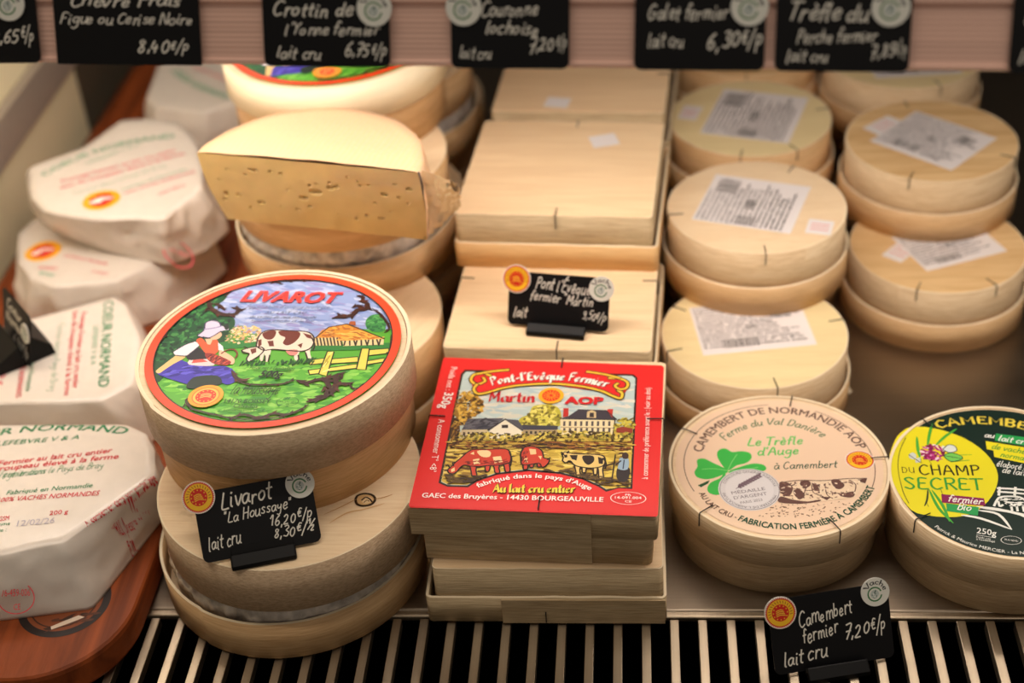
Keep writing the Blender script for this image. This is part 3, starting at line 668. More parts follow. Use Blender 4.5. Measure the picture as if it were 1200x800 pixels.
                    ([(360, 618), (420, 634), (480, 620), (540, 634), (600, 616), (660, 620), (720, 596), (744, 580)], 2.6), ([(380, 630), (480, 640), (600, 634), (700, 612)], 1.6)): scroll(pts, w_)
    A.ring((0, 0), r1 - 0.0006, r1 + 0.0003, (40, 30, 24), 0, 360, 120)
    A.ring((0, 0), r1, r0, OR, 0, 360, 120)
    # type
    A.type(lay_print('LIVAROT', 0.045, 0.25), (466, 152), (876, 160), 10.2, (240, 62, 54))
    D = (50, 50, 84)
    A.type(lay_hand("Appellation d'origine protegee", 0.5, shear=0.3), (488, 180), (832, 184), 3.4, D)
    A.type(lay_print('AU LAIT CRU', 0.0, 0.3, 1.3), (566, 204), (736, 206), 2.4, D)
    A.type(lay_print('de vaches de race normande', 0.0, 0.35), (504, 221), (778, 223), 2.2, D); A.type(lay_print("nourries d'herbe et de foin", 0.0, 0.35), (508, 236), (768, 239), 2.0, D)
    A.type(lay_print("Poids net à l'emballage", 0.0, 0.3), (502, 432), (688, 438), 2.6, (20, 24, 20)); A.type(lay_print('500g', 0.03, 0.3), (540, 465), (638, 467), 5.2, (14, 14, 14)); A.line([(520, 442), (672, 446)], 0.3, (20, 24, 20), False)
    A.type(lay_print('Fromagerie de', 0.0, 0.3), (500, 512), (620, 514), 1.8, (20, 40, 20)); A.type(lay_hand('la Houssaye', 0.7, shear=0.45), (420, 535), (620, 537), 8.5, (16, 22, 16))
    A.type(lay_print('14170 BOISSEY', 0.005, 0.1), (396, 573), (588, 575), 3.4, (20, 50, 20)); A.type(lay_print('Calvados', 0.005, 0.1), (434, 592), (534, 594), 3.0, (20, 50, 20)); A.type(lay_print('à conserver entre 4° et 8°', 0.0, 0.1), (394, 606), (566, 609), 1.7, (20, 60, 20))
    c = A.m((660, 568)); A.ring(c, 0.0052, 0.0055, (20, 70, 20), ry=0.62); A.type(lay_print('14-371-001'), (628, 573), (692, 574), 1.5, (20, 70, 20)); A.type(lay_print('FR'), (652, 560), (666, 560), 1.2, (20, 70, 20)); A.type(lay_print('CE'), (652, 583), (666, 583), 1.2, (20, 70, 20))
    A.type(lay_print('imprimerie - lot et date sur le fond'), (380, 652), (480, 656), 1.1, (170, 50, 30))
    c = A.m((322, 545)); A.disc(c, 0.0086, (250, 170, 50)); A.disc(c, 0.0068, (252, 120, 50)); A.disc(c, 0.0062, (252, 196, 90)); A.disc(c, 0.0050, (232, 60, 36))
    for k in range(12):
        a = k * math.pi / 6; A.disc((c[0] + 0.0041 * math.cos(a), c[1] + 0.0041 * math.sin(a)), 0.00042, (252, 196, 90), 5); A.l -= 1
    A.l += 1
    for k in range(3): A.line([(c[0] - 0.0026, c[1] - 0.0014 + k * 0.0012), (c[0], c[1] - 0.0004 + k * 0.0012), (c[0] + 0.0026, c[1] - 0.001 + k * 0.001)], 0.5, (252, 210, 120), local=True, bump=(k == 0))
LIV = Art(0.0, (-0.1856, 0.5800), 0, (150, 310), 3.529, 0.122)
livarot_label(LIV)
lab = LIV.build('label', top_box); lab.location = (0, 0, 0.0594); lab['label'] = 'painted farm label with an orange-red ring reading LIVAROT'

# stack behind, under the cut cheese
pl = dict(rl=0.0690, rb=0.0665, h=0.060, lid=0.022, inverted=True, side=W_band, lidm=W_band, seed=5, group=GL)
proto = round_box('plain upside-down round box on the deck right behind the front livarot stack', (-0.1850, 0.6935, 0), 1.0, **pl)
pl['gap'] = 0.006
m_box = round_box('upside-down round box with crumpled film at its rim carrying the half cheese', (-0.1852, 0.7790, 0.0602), 0.5, **pl)
m2 = dup(proto, (-0.1850, 0.8325, 0), 2.0, 'round box on the deck, lower and behind the one carrying the half cheese', GL)
o_box = dup(m_box, (-0.1830, 0.9190, 0.0602), 2.2, 'upside-down round box with film at its rim, right of and below the rear livarot label', GL)
o2 = dup(proto, (-0.1830, 0.9715, 0), 2.6, 'lowest round box at the far back of the livarot row', GL)
k_box = round_box('pale livarot box with coloured label behind the cut cheese, half hidden by the price rail', (-0.1905, 0.8330, 0.1206), 0, rl=0.0690, rb=0.0660, h=0.052, lid=0.024, side=W_band, lidm=wood((246, 232, 200), (230, 210, 170), 'pale_lid', 60, 900, 0.4, 0.3, flames=0.1), seed=6, group=GL)
l2 = lab.copy(); C.objects.link(l2); l2.parent = k_box; l2.location = (0, 0, 0.0514); l2.rotation_euler = (0, 0, R(38)); l2['label'] = 'painted farm label with an orange-red ring'

# ------------------------------------------------------------------ half cheese in film
def half_cheese():
    t = thing('half_cheese', 'cut half of a yellow cheese lying on a round box behind the front livarot', 'cheese', (-0.184, 0.694, 0.1206), R(-12.5))
    rind = plain('cheese_rind', (234, 196, 158), 0.6, bump=0.5, scale=420, vary=0.14)
    n = rind.node_tree.nodes; L = rind.node_tree.links; bs = n['Principled BSDF']; src = bs.inputs['Base Color'].links[0].from_socket
    tc = n.new('ShaderNodeTexCoord'); wv = n.new('ShaderNodeTexWave'); wv.inputs['Scale'].default_value = 95; wv.inputs['Distortion'].default_value = 3.0; wv.bands_direction = 'X'
    L.new(tc.outputs['Object'], wv.inputs['Vector']); mm = n.new('ShaderNodeMixRGB'); mm.inputs[2].default_value = (*lin((244, 190, 130)), 1)
    ml = n.new('ShaderNodeMath'); ml.operation = 'MULTIPLY'; ml.inputs[1].default_value = 0.35; L.new(wv.outputs['Fac'], ml.inputs[0]); L.new(ml.outputs[0], mm.inputs[0]); L.new(src, mm.inputs[1]); L.new(mm.outputs[0], bs.inputs['Base Color'])
    paste = plain('cheese_paste', (240, 204, 134), 0.30, bump=0.35, scale=60, vary=0.3, **{'Subsurface Weight': 0.15, 'Subsurface Radius': (0.01, 0.006, 0.002), 'Coat Weight': 0.5})
    W, D, H_ = 0.0675, 0.066, 0.043
    na, nz = 56, 14
    def rad(u, z):                # u 0..1 along the arc, z 0..1
        bul = 1 - 0.03 * (1 - math.sin(math.pi * min(1, max(0, z * 0.9 + 0.05)))) - 0.075 * (1 - z)
        return bul
    vs, fs = [], []
    for j in range(nz + 1):
        z = j / nz
        zz = H_ * (z if z < 0.92 else 0.92 + (z - 0.92) * 0.9); k = rad(0, z) - (0.012 if j == nz else 0)
        for i in range(na + 1):
            a = math.pi * i / na
            q = noise.noise((math.cos(a) * 4, math.sin(a) * 4, z * 2)) * 0.0012
            vs.append((math.cos(a) * (W * k + q) + 0.006 * (1 - z), math.sin(a) * (D * k + q), zz))
    for j in range(nz):
        for i in range(na): o_ = j * (na + 1) + i; fs.append((o_, o_ + 1, o_ + na + 2, o_ + na + 1))
    # top, softly domed
    base = len(vs); rings = 10
    topz = [v for v in vs[nz * (na + 1):]]
    for r_ in range(1, rings):
        s_ = 1 - r_ / rings
        for i in range(na + 1):
            x, y, z = topz[i]; x, y = x * s_, y * s_
            vs.append((x, y, H_ * 0.995 + 0.0014 * (1 - s_ ** 2) + noise.noise((x * 60, y * 60, 0)) * 0.0005))
    prev = nz * (na + 1)
    for r_ in range(1, rings):
        cur = base + (r_ - 1) * (na + 1)
        for i in range(na): fs.append((prev + i, prev + i + 1, cur + i + 1, cur + i))
        prev = cur
    c = len(vs); vs.append((0, 0, H_ * 0.995 + 0.0014))
    for i in range(na): fs.append((prev + i, prev + i + 1, c))
    fs.append(tuple(range(na, -1, -1)))
    mesh_obj('rind', vs, fs, rind, t, smooth=True)
    # cut face with eyes
    r2 = random.Random(5); eyes = [(r2.uniform(-0.055, 0.06), r2.uniform(0.008, 0.036), r2.uniform(0.0003, 0.0009), r2.uniform(1.2, 3.0)) for _ in range(34)] + [(0.004, 0.0245, 0.0017, 2.4), (0.013, 0.028, 0.0013, 1.6), (-0.004, 0.020, 0.0013, 2.2), (0.045, 0.027, 0.001, 2), (-0.052, 0.018, 0.0016, .8)]
    nx, nn = 240, 76; vs, fs = [], []
    for j in range(nn + 1):
        z = j / nn; k = rad(0, z) - (0.012 if z > .99 else 0)
        for i in range(nx + 1):
            x = lerp(-W * k, W * k, i / nx) + 0.006 * (1 - z); zz = z * H_ * 0.992 + 0.0001
            d = -0.0004 - 0.0012 * math.sin(math.pi * z) * (0.6 + 0.4 * noise.noise((x * 30, z, 1)))
            for ex, ez, er, el in eyes:
                q = ((x - ex) / (er * el)) ** 2 + ((zz - ez) / er) ** 2
                if q < 1: d += 0.0013 * (1 - q) ** 0.5
            vs.append((x, d + noise.noise((x * 90, zz * 90, 4)) * 0.00025, zz))
    for j in range(nn):
        for i in range(nx): o_ = j * (nx + 1) + i; fs.append((o_, o_ + 1, o_ + nx + 2, o_ + nx + 1))
    o = mesh_obj('cut_face', vs, fs, paste, t, smooth=True); o['label'] = 'golden cut face with small holes'
    # gathered film at the right end
    vs, fs = [], []; n1, n2 = 40, 26
    for i in range(n1 + 1):
        u = i / n1
        for j in range(n2 + 1):
            v_ = j / n2
            x = W * 0.985 + 0.001 + 0.015 * u * (1 - 0.5 * v_) + 0.0018 * noise.noise((u * 7, v_ * 6, 2)); y = 0.0 + 0.034 * u * (0.4 + 0.6 * v_) + 0.001 * noise.noise((u * 9, v_ * 9, 7)) + 0.002
            z = H_ * (1 - u * 0.35) * (1 - v_) * 0.98 + 0.0008 + 0.0012 * abs(noise.noise((u * 12, v_ * 12, 5)))
            vs.append((x, y, z))
    for i in range(n1):
        for j in range(n2): o_ = i * (n2 + 1) + j; fs.append((o_, o_ + 1, o_ + n2 + 2, o_ + n2 + 1))
    mesh_obj('cling_film', vs, fs, plain('cling', (236, 222, 190), 0.12, vary=0.2, **{'Transmission Weight': 0.8, 'IOR': 1.2}), t, smooth=True)
    tube('film_edge', [(W * .985, -0.0005, H_), (W * 1.0, 0.0, H_ * .8), (W * .99, -0.0004, H_ * .55), (W * .985, 0, H_ * .3), (W * .97, 0, 0.001)], 0.0007, plain('rind_dark', (96, 76, 60), 0.5), t, 5)
half_cheese()

# ------------------------------------------------------------------ square boxes
GS = 'square boxes'
p1b = square_box('lowest square box of the front stack, turned upside down on the deck edge', (-0.0508, 0.5688, 0), 0.0, seed=11, inverted=True, wl=0.1205, dl=0.1205, wb=0.1142, db=0.1150, shift=(0.0016, -0.0012), seam=(-0.0220, 0.0815), staples=(), group=GS)
v_, f_ = tube_geo([(0.0, -0.0625, 0.001), (0.0, -0.0625, 0.0085)], 0.0003, 5)
o = mesh_obj('staple', v_, f_, wire, p1b); o.location = (0.0, 0.0006, 0)
p1 = square_box('square wooden box with the red printed farm label on top of the front stack', (-0.0517, 0.5728, 0.0361), R(-3.1), seed=12, wl=0.1205, dl=0.1185, wb=0.1125, db=0.1130, shift=(0.0012, -0.0010), lid=0.0175, seam=(-0.0600, 0.0885), seam_b=(-0.0555, 0.0825), staples=(('front', 0.0035), ('back', 0.0045), ('left', 0.008), ('right', 0.010)), group=GS, stz=0.0006)
p2b = square_box('lower square box of the second stack, behind the front stack', (-0.0500, 0.7000, 0), R(-2), seed=13, inverted=True, staples=(), group=GS)
p2 = square_box('plain square box of the second stack with a small price card standing on it', (-0.0505, 0.6975, 0.0361), R(-3.4), seed=14, inverted=True, staples=(('front', 0.006), ('left', 0.012), ('right', 0.012)), group=GS, wb=0.1150, db=0.1130, traym=W_tray)
p3a = dup(p2b, (-0.0500, 0.8230, 0), R(-3), 'lowest square box of the third stack from the front', GS)
p3b = dup(p2b, (-0.0490, 0.8220, 0.0361), R(-3.5), 'middle square box of the third stack, under the box with white sticker', GS)
p3 = square_box('plain pale square box with small white sticker, topmost of the third stack', (-0.0465, 0.7800, 0.0724), R(-4.6), seed=15, inverted=True, wb=0.1158, db=0.1150, staples=(('front', 0.002), ('back', 0.003)), group=GS, shift=(-0.0010, -0.0005), lid=0.0165, traym=W_tray)
p4a = dup(p2b, (-0.0420, 0.9470, 0), R(-3), 'lowest square box of the rearmost stack', GS)
p4b = dup(p2b, (-0.0410, 0.9465, 0.0361), R(-4), 'middle square box of the rearmost stack', GS)
p4 = square_box('rearmost square box with a white sticker, cut off by the price rail', (-0.0370, 0.9050, 0.0724), R(-4.5), seed=16, inverted=True, wb=0.1130, db=0.1120, staples=(('right', 0.0),), group=GS)
paper = inkmat()
def chit(parent, c, w_, d_, ang, z, name='white_sticker', marks=False, red=False, seed=1, turn=False):
    """small printed paper label, coordinates local to its box"""
    if turn: w_, d_, ang = d_, w_, ang + R(90)
    A = Art(z, metric=True, step=2e-5, seed=seed); ca, sa = math.cos(ang), math.sin(ang)
    T = lambda x, y: (c[0] + x * ca - y * sa, c[1] + x * sa + y * ca)
    A.poly([T(-w_ / 2, -d_ / 2), T(w_ / 2, -d_ / 2), T(w_ / 2, d_ / 2), T(-w_ / 2, d_ / 2)], (236, 230, 228), False, True)
    if marks:
        r = random.Random(seed); y = d_ / 2 - 0.003; words = ['Camembert de Normandie au lait cru', 'Ingrédients : lait cru de vache, sel', 'ferments lactiques, présure', 'à conserver entre 4° et 8°C', 'à consommer de préférence avant', 'matière grasse 22% sur produit fini', 'poids net 250g', 'fabriqué et emballé en Normandie', 'lot et date sur le côté de la boite']
        blocks = [(-w_ * .30, -d_ * .40, w_ * .30, d_ * .15), (w_ * .20, d_ * .12, w_ * .18, d_ * .18), (-w_ * .05, -d_ * .05, w_ * .10, d_ * .08)]
        if turn: blocks = [(-w_ * .46, -d_ * .12, w_ * .16, d_ * .20), (w_ * .14, d_ * .20, w_ * .26, d_ * .22), (-w_ * .14, -d_ * .05, w_ * .20, d_ * .10)]
        k = 0
        while y > -d_ / 2 + 0.0035:
            x0, x1 = -w_ / 2 + 0.002, w_ / 2 - 0.002 - r.uniform(0, w_ * 0.3)
            vs, fs, W = lay_print(words[k % len(words)], 0.03); k += 1
            A.type((vs, fs, W), T(x0, y), T(x1, y), 1.7, (66, 62, 66), True); y -= 0.0030
        for bx, by, bw, bd in blocks:
            A.poly([T(bx, by), T(bx + bw, by), T(bx + bw, by + bd), T(bx, by + bd)], (236, 230, 228), False, True)
            q = 0.0
            while q < bw:
                s_ = r.uniform(0.0003, 0.0009); A.poly([T(bx + q, by), T(bx + q + s_, by), T(bx + q + s_, by + bd), T(bx + q, by + bd)], (34, 30, 32), False, True); A.l -= 1; q += s_ + r.uniform(0.0003, 0.0008)
            A.l += 1
    if red:
        for k in range(3): A.line([T(-w_ * .35, d_ * (.2 - .2 * k)), T(w_ * .35, d_ * (.2 - .2 * k))], 0.8, (226, 120, 110), False, local=True)
    return A.build(name, parent)
def local(o, p):
    c, s_ = math.cos(-o.rotation_euler.z), math.sin(-o.rotation_euler.z); x, y = p[0] - o.location.x, p[1] - o.location.y
    return (x * c - y * s_, x * s_ + y * c)
chit(p3, local(p3, (-0.0232, 0.8098)), 0.017, 0.015, R(20), 0.0363)
chit(p4, local(p4, (-0.0545, 0.8630)), 0.016, 0.014, R(-8), 0.0363)

# red label
def red_label(A):
    z = 0; RD, BKc, GO = (226, 42, 40), (44, 30, 22), (236, 196, 60)
    A.poly([(187, 27), (1150, 62), (1161, 72), (1136, 726), (1128, 735), (34, 694), (26, 684), (180, 32)], RD, False)
    pic = [(278, 84), (1024, 104), (1040, 118), (1018, 612), (960, 606), (905, 622), (872, 600), (800, 568), (700, 543), (560, 530), (420, 546), (330, 576), (290, 602), (200, 600), (162, 585), (262, 100)]
    A.poly(pic, BKc, False)
    inn = [(282, 90), (1020, 109), (1034, 120), (1012, 604), (960, 600), (905, 614), (874, 594), (800, 562), (700, 537), (560, 524), (420, 540), (330, 570), (286, 596), (200, 594), (170, 580), (268, 104)]
    A.poly(inn, (190, 208, 204), False)
    A.scatter([(290, 110), (1010, 130), (1010, 290), (260, 290)], 150, 7, [(204, 216, 210), (176, 198, 200), (214, 214, 196), (226, 222, 206)], 4, 0)
    A.poly([(245, 360), (1024, 350), (1012, 602), (905, 612), (874, 592), (800, 560), (700, 536), (560, 522), (420, 538), (330, 568), (286, 594), (200, 592), (172, 578), (205, 400)], (214, 184, 76), False)
    # field, ground strokes
    A.scatter([(205, 430), (1015, 430), (1010, 590), (905, 590), (700, 520), (560, 510), (420, 526), (290, 570), (190, 570)], 300, 4.2, [(232, 206, 90), (196, 164, 60), (150, 116, 44), (240, 216, 120), (92, 66, 30)], 4, 3)
    # the red surround printed over the edges of the picture
    for q in ([(1028, 100), (1158, 72), (1134, 726), (1016, 690), (1018, 612), (1040, 118)], [(187, 38), (280, 80), (262, 102), (162, 588), (34, 688)],
              [(162, 588), (200, 604), (290, 606), (330, 580), (420, 549), (560, 534), (700, 546), (800, 571), (872, 604), (905, 626), (960, 610), (1018, 614), (1126, 728), (34, 690)]): A.poly(q, RD, False)
    A.line(pic + pic[:1], 0.8, BKc, False)
    # tree left
    A.line([(226, 428), (222, 370), (232, 300)], 2.6, (70, 46, 26)); A.line([(226, 340), (262, 290)], 1.4, (70, 46, 26))
    A.scatter([(246, 190), (300, 176), (352, 220), (356, 262), (310, 290), (296, 322), (236, 330), (228, 280)], 240, 3.0, [(196, 150, 50), (122, 84, 30), (226, 186, 80), (64, 44, 22), (160, 120, 44)], 1.5)
    A.scatter([(215, 330), (250, 320), (240, 420), (205, 430)], 40, 3.0, [(90, 60, 30), (160, 120, 44), (50, 34, 20)], 3, 80)
    # tree mid
    A.poly([(532, 330), (520, 300), (560, 280), (580, 245), (640, 236), (690, 250), (706, 290), (692, 335)], (196, 186, 64)); A.scatter([(530, 325), (560, 280), (590, 245), (660, 240), (700, 290), (690, 330)], 170, 3.0, [(220, 210, 90), (160, 150, 50), (110, 100, 36), (238, 226, 120)], 1.5)
    # farm buildings
    A.poly([(262, 348), (380, 346), (384, 388), (250, 388)], (206, 190, 150), False); A.poly([(290, 300), (450, 298), (388, 348), (262, 350)], (74, 74, 84), False)
    A.poly([(384, 388), (388, 350), (456, 306), (530, 352), (526, 388)], (240, 232, 206), False); A.line([(380, 352), (456, 302), (534, 352)], 1.2, (50, 44, 46), False)
    A.poly([(456, 302), (512, 306), (545, 350), (534, 352)], (84, 84, 92), False); A.poly([(440, 328), (468, 328), (468, 342), (440, 342)], (50, 44, 40), False)
    A.poly([(530, 328), (690, 332), (690, 350), (536, 350)], (66, 66, 78), False); A.poly([(536, 350), (690, 350), (688, 372), (534, 372)], (180, 160, 120), False)
    A.scatter([(292, 302), (446, 300), (392, 345), (270, 348)], 50, 2.6, [(54, 54, 64), (104, 104, 112)], 4, 20)
    for k in range(6): A.poly([(268 + k * 20, 360), (278 + k * 20, 360), (277 + k * 20, 376), (267 + k * 20, 376)], (60, 46, 36), False); A.l -= 1
    for k in range(7): A.poly([(546 + k * 20, 356), (556 + k * 20, 356), (556 + k * 20, 368), (546 + k * 20, 368)], (50, 44, 40), False); A.l -= 1
    A.l += 1
    # manor
    A.poly([(700, 300), (944, 304), (934, 376), (702, 372)], (238, 222, 176), False); A.poly([(700, 300), (736, 290), (780, 260), (905, 264), (952, 304), (944, 306)], (66, 60, 68), False)
    A.poly([(712, 294), (715, 254), (738, 254), (736, 290)], (196, 50, 40), False); A.poly([(908, 266), (912, 258), (936, 258), (932, 296)], (196, 50, 40), False)
    A.poly([(818, 296), (820, 270), (840, 262), (860, 270), (860, 298)], (214, 190, 140), False); A.poly([(830, 294), (832, 274), (850, 274), (850, 294)], (60, 50, 50), False)
    for r_ in range(2):
        for k in range(9): A.poly([(714 + k * 25, 312 + r_ * 30), (724 + k * 25, 312 + r_ * 30), (723 + k * 25, 333 + r_ * 30), (713 + k * 25, 333 + r_ * 30)], (86, 78, 78), False); A.l -= 1
    A.l += 1
    A.line([(700, 302), (944, 306)], 0.5, BKc, False); A.line([(702, 338), (938, 342)], 0.35, (120, 90, 60), False); A.line([(944, 305), (934, 376)], 0.6, BKc, False); A.line([(780, 260), (905, 264), (952, 304)], 0.5, BKc, False)
    A.scatter([(948, 312), (990, 296), (1024, 304), (1022, 352), (944, 356)], 70, 2.8, [(176, 160, 50), (110, 96, 34), (214, 200, 80)], 1.5); A.poly([(950, 344), (975, 336), (1022, 344), (1022, 364), (950, 362)], (150, 60, 44), False)
    A.scatter([(232, 372), (380, 366), (520, 372), (700, 356), (1022, 366), (1022, 400), (226, 400)], 330, 2.6, [(226, 206, 96), (150, 140, 50), (96, 76, 30), (200, 176, 70), (60, 46, 24)], 1.6)
    A.scatter([(215, 402), (1020, 404), (1018, 440), (208, 432)], 300, 2.8, [(96, 60, 30), (180, 130, 50), (214, 180, 80), (56, 38, 22), (150, 90, 40)], 4, 0)
    for y in (398, 414, 428): A.line([(215, y), (1018, y + 8)], 0.4, (60, 40, 24), False)
    # cows
    def cow(parts, col, patches, pc, leg=BKc):
        for q in parts: A.line(q + q[:1], 1.5, BKc); A.poly(q, col)
        for q in patches: A.poly(q, pc)
    RC, RC2 = (204, 64, 42), (160, 40, 30)
    cow([[(372, 500), (388, 498), (384, 520), (380, 534), (370, 530)], [(448, 490), (474, 470), (470, 500), (474, 532), (460, 536), (454, 512)],
         [(300, 500), (326, 504), (322, 530), (326, 556), (312, 556), (306, 530)], [(404, 500), (430, 498), (424, 520), (428, 540), (414, 540), (410, 520)],
         [(236, 498), (262, 476), (290, 452), (316, 440), (370, 440), (430, 438), (462, 440), (476, 456), (476, 490), (460, 500), (430, 506), (380, 508), (340, 512), (300, 510), (272, 506), (250, 520), (240, 534), (222, 544), (206, 540), (204, 528), (220, 514)]],
        RC, [[(330, 446), (372, 442), (392, 452), (384, 472), (350, 470)], [(400, 472), (436, 468), (444, 494), (408, 500)], [(312, 484), (340, 478), (344, 504), (316, 506)], [(214, 528), (230, 518), (232, 534), (216, 540)], [(300, 458), (316, 448), (318, 462)]], (242, 216, 160))
    A.line([(474, 450), (484, 480), (478, 512)], 0.9, BKc); A.line([(212, 522), (200, 508), (192, 512)], 0.8, BKc); A.line([(226, 512), (222, 498), (232, 496)], 0.8, BKc)
    A.scatter([(270, 490), (400, 490), (470, 480), (460, 500), (300, 508)], 40, 1.6, [RC2, (110, 30, 24)], 3, 10)
    cow([[(536, 498), (554, 500), (552, 524), (540, 526)], [(566, 500), (580, 500), (578, 516), (568, 516)], [(600, 494), (614, 492), (612, 514), (602, 514)],
         [(530, 452), (538, 434), (560, 428), (590, 430), (614, 444), (622, 466), (626, 478), (646, 482), (648, 492), (636, 508), (622, 516), (614, 502), (600, 498), (564, 504), (534, 504), (528, 480)]],
        RC, [[(562, 436), (592, 438), (594, 460), (568, 462)], [(602, 468), (618, 468), (614, 484)], [(540, 480), (556, 476), (556, 496), (542, 496)]], (242, 206, 150))
    A.line([(536, 436), (524, 460), (530, 490)], 0.9, BKc); A.line([(642, 484), (656, 476)], 0.8, BKc)
    A.scatter([(534, 450), (556, 440), (556, 500), (534, 500)], 16, 1.6, [RC2, (110, 30, 24)], 3, 80)
    cow([[(766, 500), (788, 504), (784, 530), (788, 558), (776, 558), (772, 530)], [(800, 508), (814, 508), (810, 540), (802, 540)], [(850, 514), (864, 514), (860, 548), (852, 548)], [(870, 508), (892, 500), (886, 530), (890, 566), (876, 566), (874, 534)],
         [(712, 462), (722, 452), (738, 456), (762, 460), (820, 462), (868, 464), (894, 474), (896, 500), (880, 514), (840, 520), (800, 516), (768, 508), (750, 490), (736, 488), (726, 496), (714, 488), (718, 474)]],
        (232, 200, 120), [[(742, 464), (778, 464), (772, 488), (752, 482)], [(800, 468), (846, 468), (850, 492), (826, 508), (806, 494)], [(868, 472), (892, 480), (890, 504), (872, 502)], [(716, 464), (732, 462), (732, 474), (720, 476)]], (46, 32, 24))
    A.line([(892, 478), (904, 500), (900, 524)], 0.9, BKc); A.line([(716, 462), (706, 452)], 0.9, BKc); A.line([(732, 456), (738, 446)], 0.9, BKc)
    A.scatter([(200, 545), (340, 558), (420, 540), (700, 530), (1000, 580), (1000, 598), (905, 600), (700, 534), (420, 538), (286, 590), (200, 588)], 90, 3, [(60, 42, 22), (100, 76, 34)], 4, 0)
    # drover
    A.poly([(958, 520), (1006, 520), (1010, 548), (994, 582), (962, 580), (950, 556)], (44, 36, 36)); A.poly([(966, 478), (1004, 480), (1000, 528), (958, 526), (962, 500)], (150, 176, 196)); A.poly([(976, 462), (990, 452), (1004, 462), (1000, 480), (980, 480)], (60, 40, 34)); A.line([(946, 462), (938, 520), (930, 576)], 0.7, BKc, False); A.line([(970, 490), (948, 508)], 0.9, (60, 50, 50), False); A.line([(985, 486), (980, 525)], 0.6, (50, 60, 80), False)
    # ribbon and scrolls
    rib = [(384, 96), (520, 84), (660, 80), (800, 92), (930, 118), (918, 176), (800, 152), (660, 140), (520, 146), (396, 172)]
    def sc2(pts, w_): A.line(pts, w_ + 1.2, BKc); A.line(pts, w_, GO)
    A.poly([(300, 120), (330, 100), (400, 96), (520, 84), (660, 80), (800, 92), (930, 118), (980, 130), (1004, 160), (972, 212), (925, 200), (860, 178), (660, 150), (520, 156), (400, 180), (340, 194), (312, 170)], RD, False)
    for pts in ([(392, 112), (350, 98), (316, 108), (304, 132), (330, 150), (366, 136), (358, 120)], [(330, 150), (316, 172), (334, 192), (380, 186), (440, 168), (520, 154), (660, 147), (790, 158), (880, 178), (930, 200), (968, 212), (976, 190), (956, 176)], [(918, 122), (964, 124), (998, 140), (996, 164), (968, 172), (944, 158), (956, 146)], [(330, 104), (400, 92), (470, 86)], [(820, 94), (900, 106), (964, 122)]): sc2(pts, 1.5)
    BL = dict(nib=R(38), smooth=False)
    A.arc(lay_hand("Pont-l'Êvêque Fermier".replace('Ê', 'E'), 2.5, **BL), (398, 156), (655, 131), (908, 166), 7.0, (80, 20, 18)); A.arc(lay_hand("Pont-l'Evêque Fermier", 2.1, **BL), (396, 154), (653, 129), (906, 164), 7.0, (250, 244, 232))
    A.type(lay_hand('Martin', 1.7, **BL), (378, 226), (588, 229), 8.4, (204, 36, 40))
    c = A.m((660, 200)); A.disc(c, 0.0068, (250, 180, 40)); A.disc(c, 0.0048, (226, 50, 30))
    for k in range(14):
        a = k * math.pi / 7; A.line([(c[0] + .0012 * math.cos(a), c[1] + .0012 * math.sin(a)), (c[0] + .0042 * math.cos(a), c[1] + .0042 * math.sin(a))], 0.35, (250, 180, 40), False, local=True, bump=(k == 0))
    A.type(lay_print('AOP', 0.05), (722, 236), (892, 239), 6.2, (214, 32, 38))
    WH = (252, 244, 236)
    A.arc(lay_print("fabriqué dans le pays d'Auge", 0.02), (336, 610), (590, 566), (832, 622), 3.4, WH)
    A.type(lay_hand('Au lait cru entier', 2.7, **BL), (402, 632), (768, 634), 6.0, (60, 20, 16)); A.type(lay_hand('Au lait cru entier', 2.0, **BL), (400, 630), (766, 632), 6.0, (244, 214, 70))
    A.type(lay_print('GAEC des Bruyères - 14430 BOURGEAUVILLE', 0.02), (84, 653), (892, 673), 3.5, WH)
    c = A.m((1003, 657)); A.ring(c, 0.0083, 0.0087, WH, ry=0.52)
    A.type(lay_print('FR', 0.01), (990, 646), (1016, 647), 1.5, WH); A.type(lay_print('14-091.004', 0.01), (944, 659), (1062, 661), 1.9, WH); A.type(lay_print('CE', 0.01), (988, 675), (1018, 676), 1.5, WH)
    A.type(lay_print('Poids net :'), (216, 74), (190, 176), 3.6, WH); A.type(lay_print('350g', 0.02), (187, 186), (163, 256), 5.2, WH)
    A.type(lay_print('A consommer T° <8°'), (160, 306), (118, 540), 3.6, WH)
    A.type(lay_print('à consommer de préférence avant le : (voir au dos)'), (1090, 572), (1102, 166), 3.2, WH)
RED = Art(0.0, (-0.0517, 0.5728), R(-3.1), (470, 410), 3.75, 0.0725, step=2e-6)
red_label(RED)
lab = RED.build('label', p1); lab.location = (0, 0, 0.0361); lab.scale = (0.988, 0.988, 1); lab['label'] = "red paper label with cows and a manor reading Pont-l'Evêque Fermier"

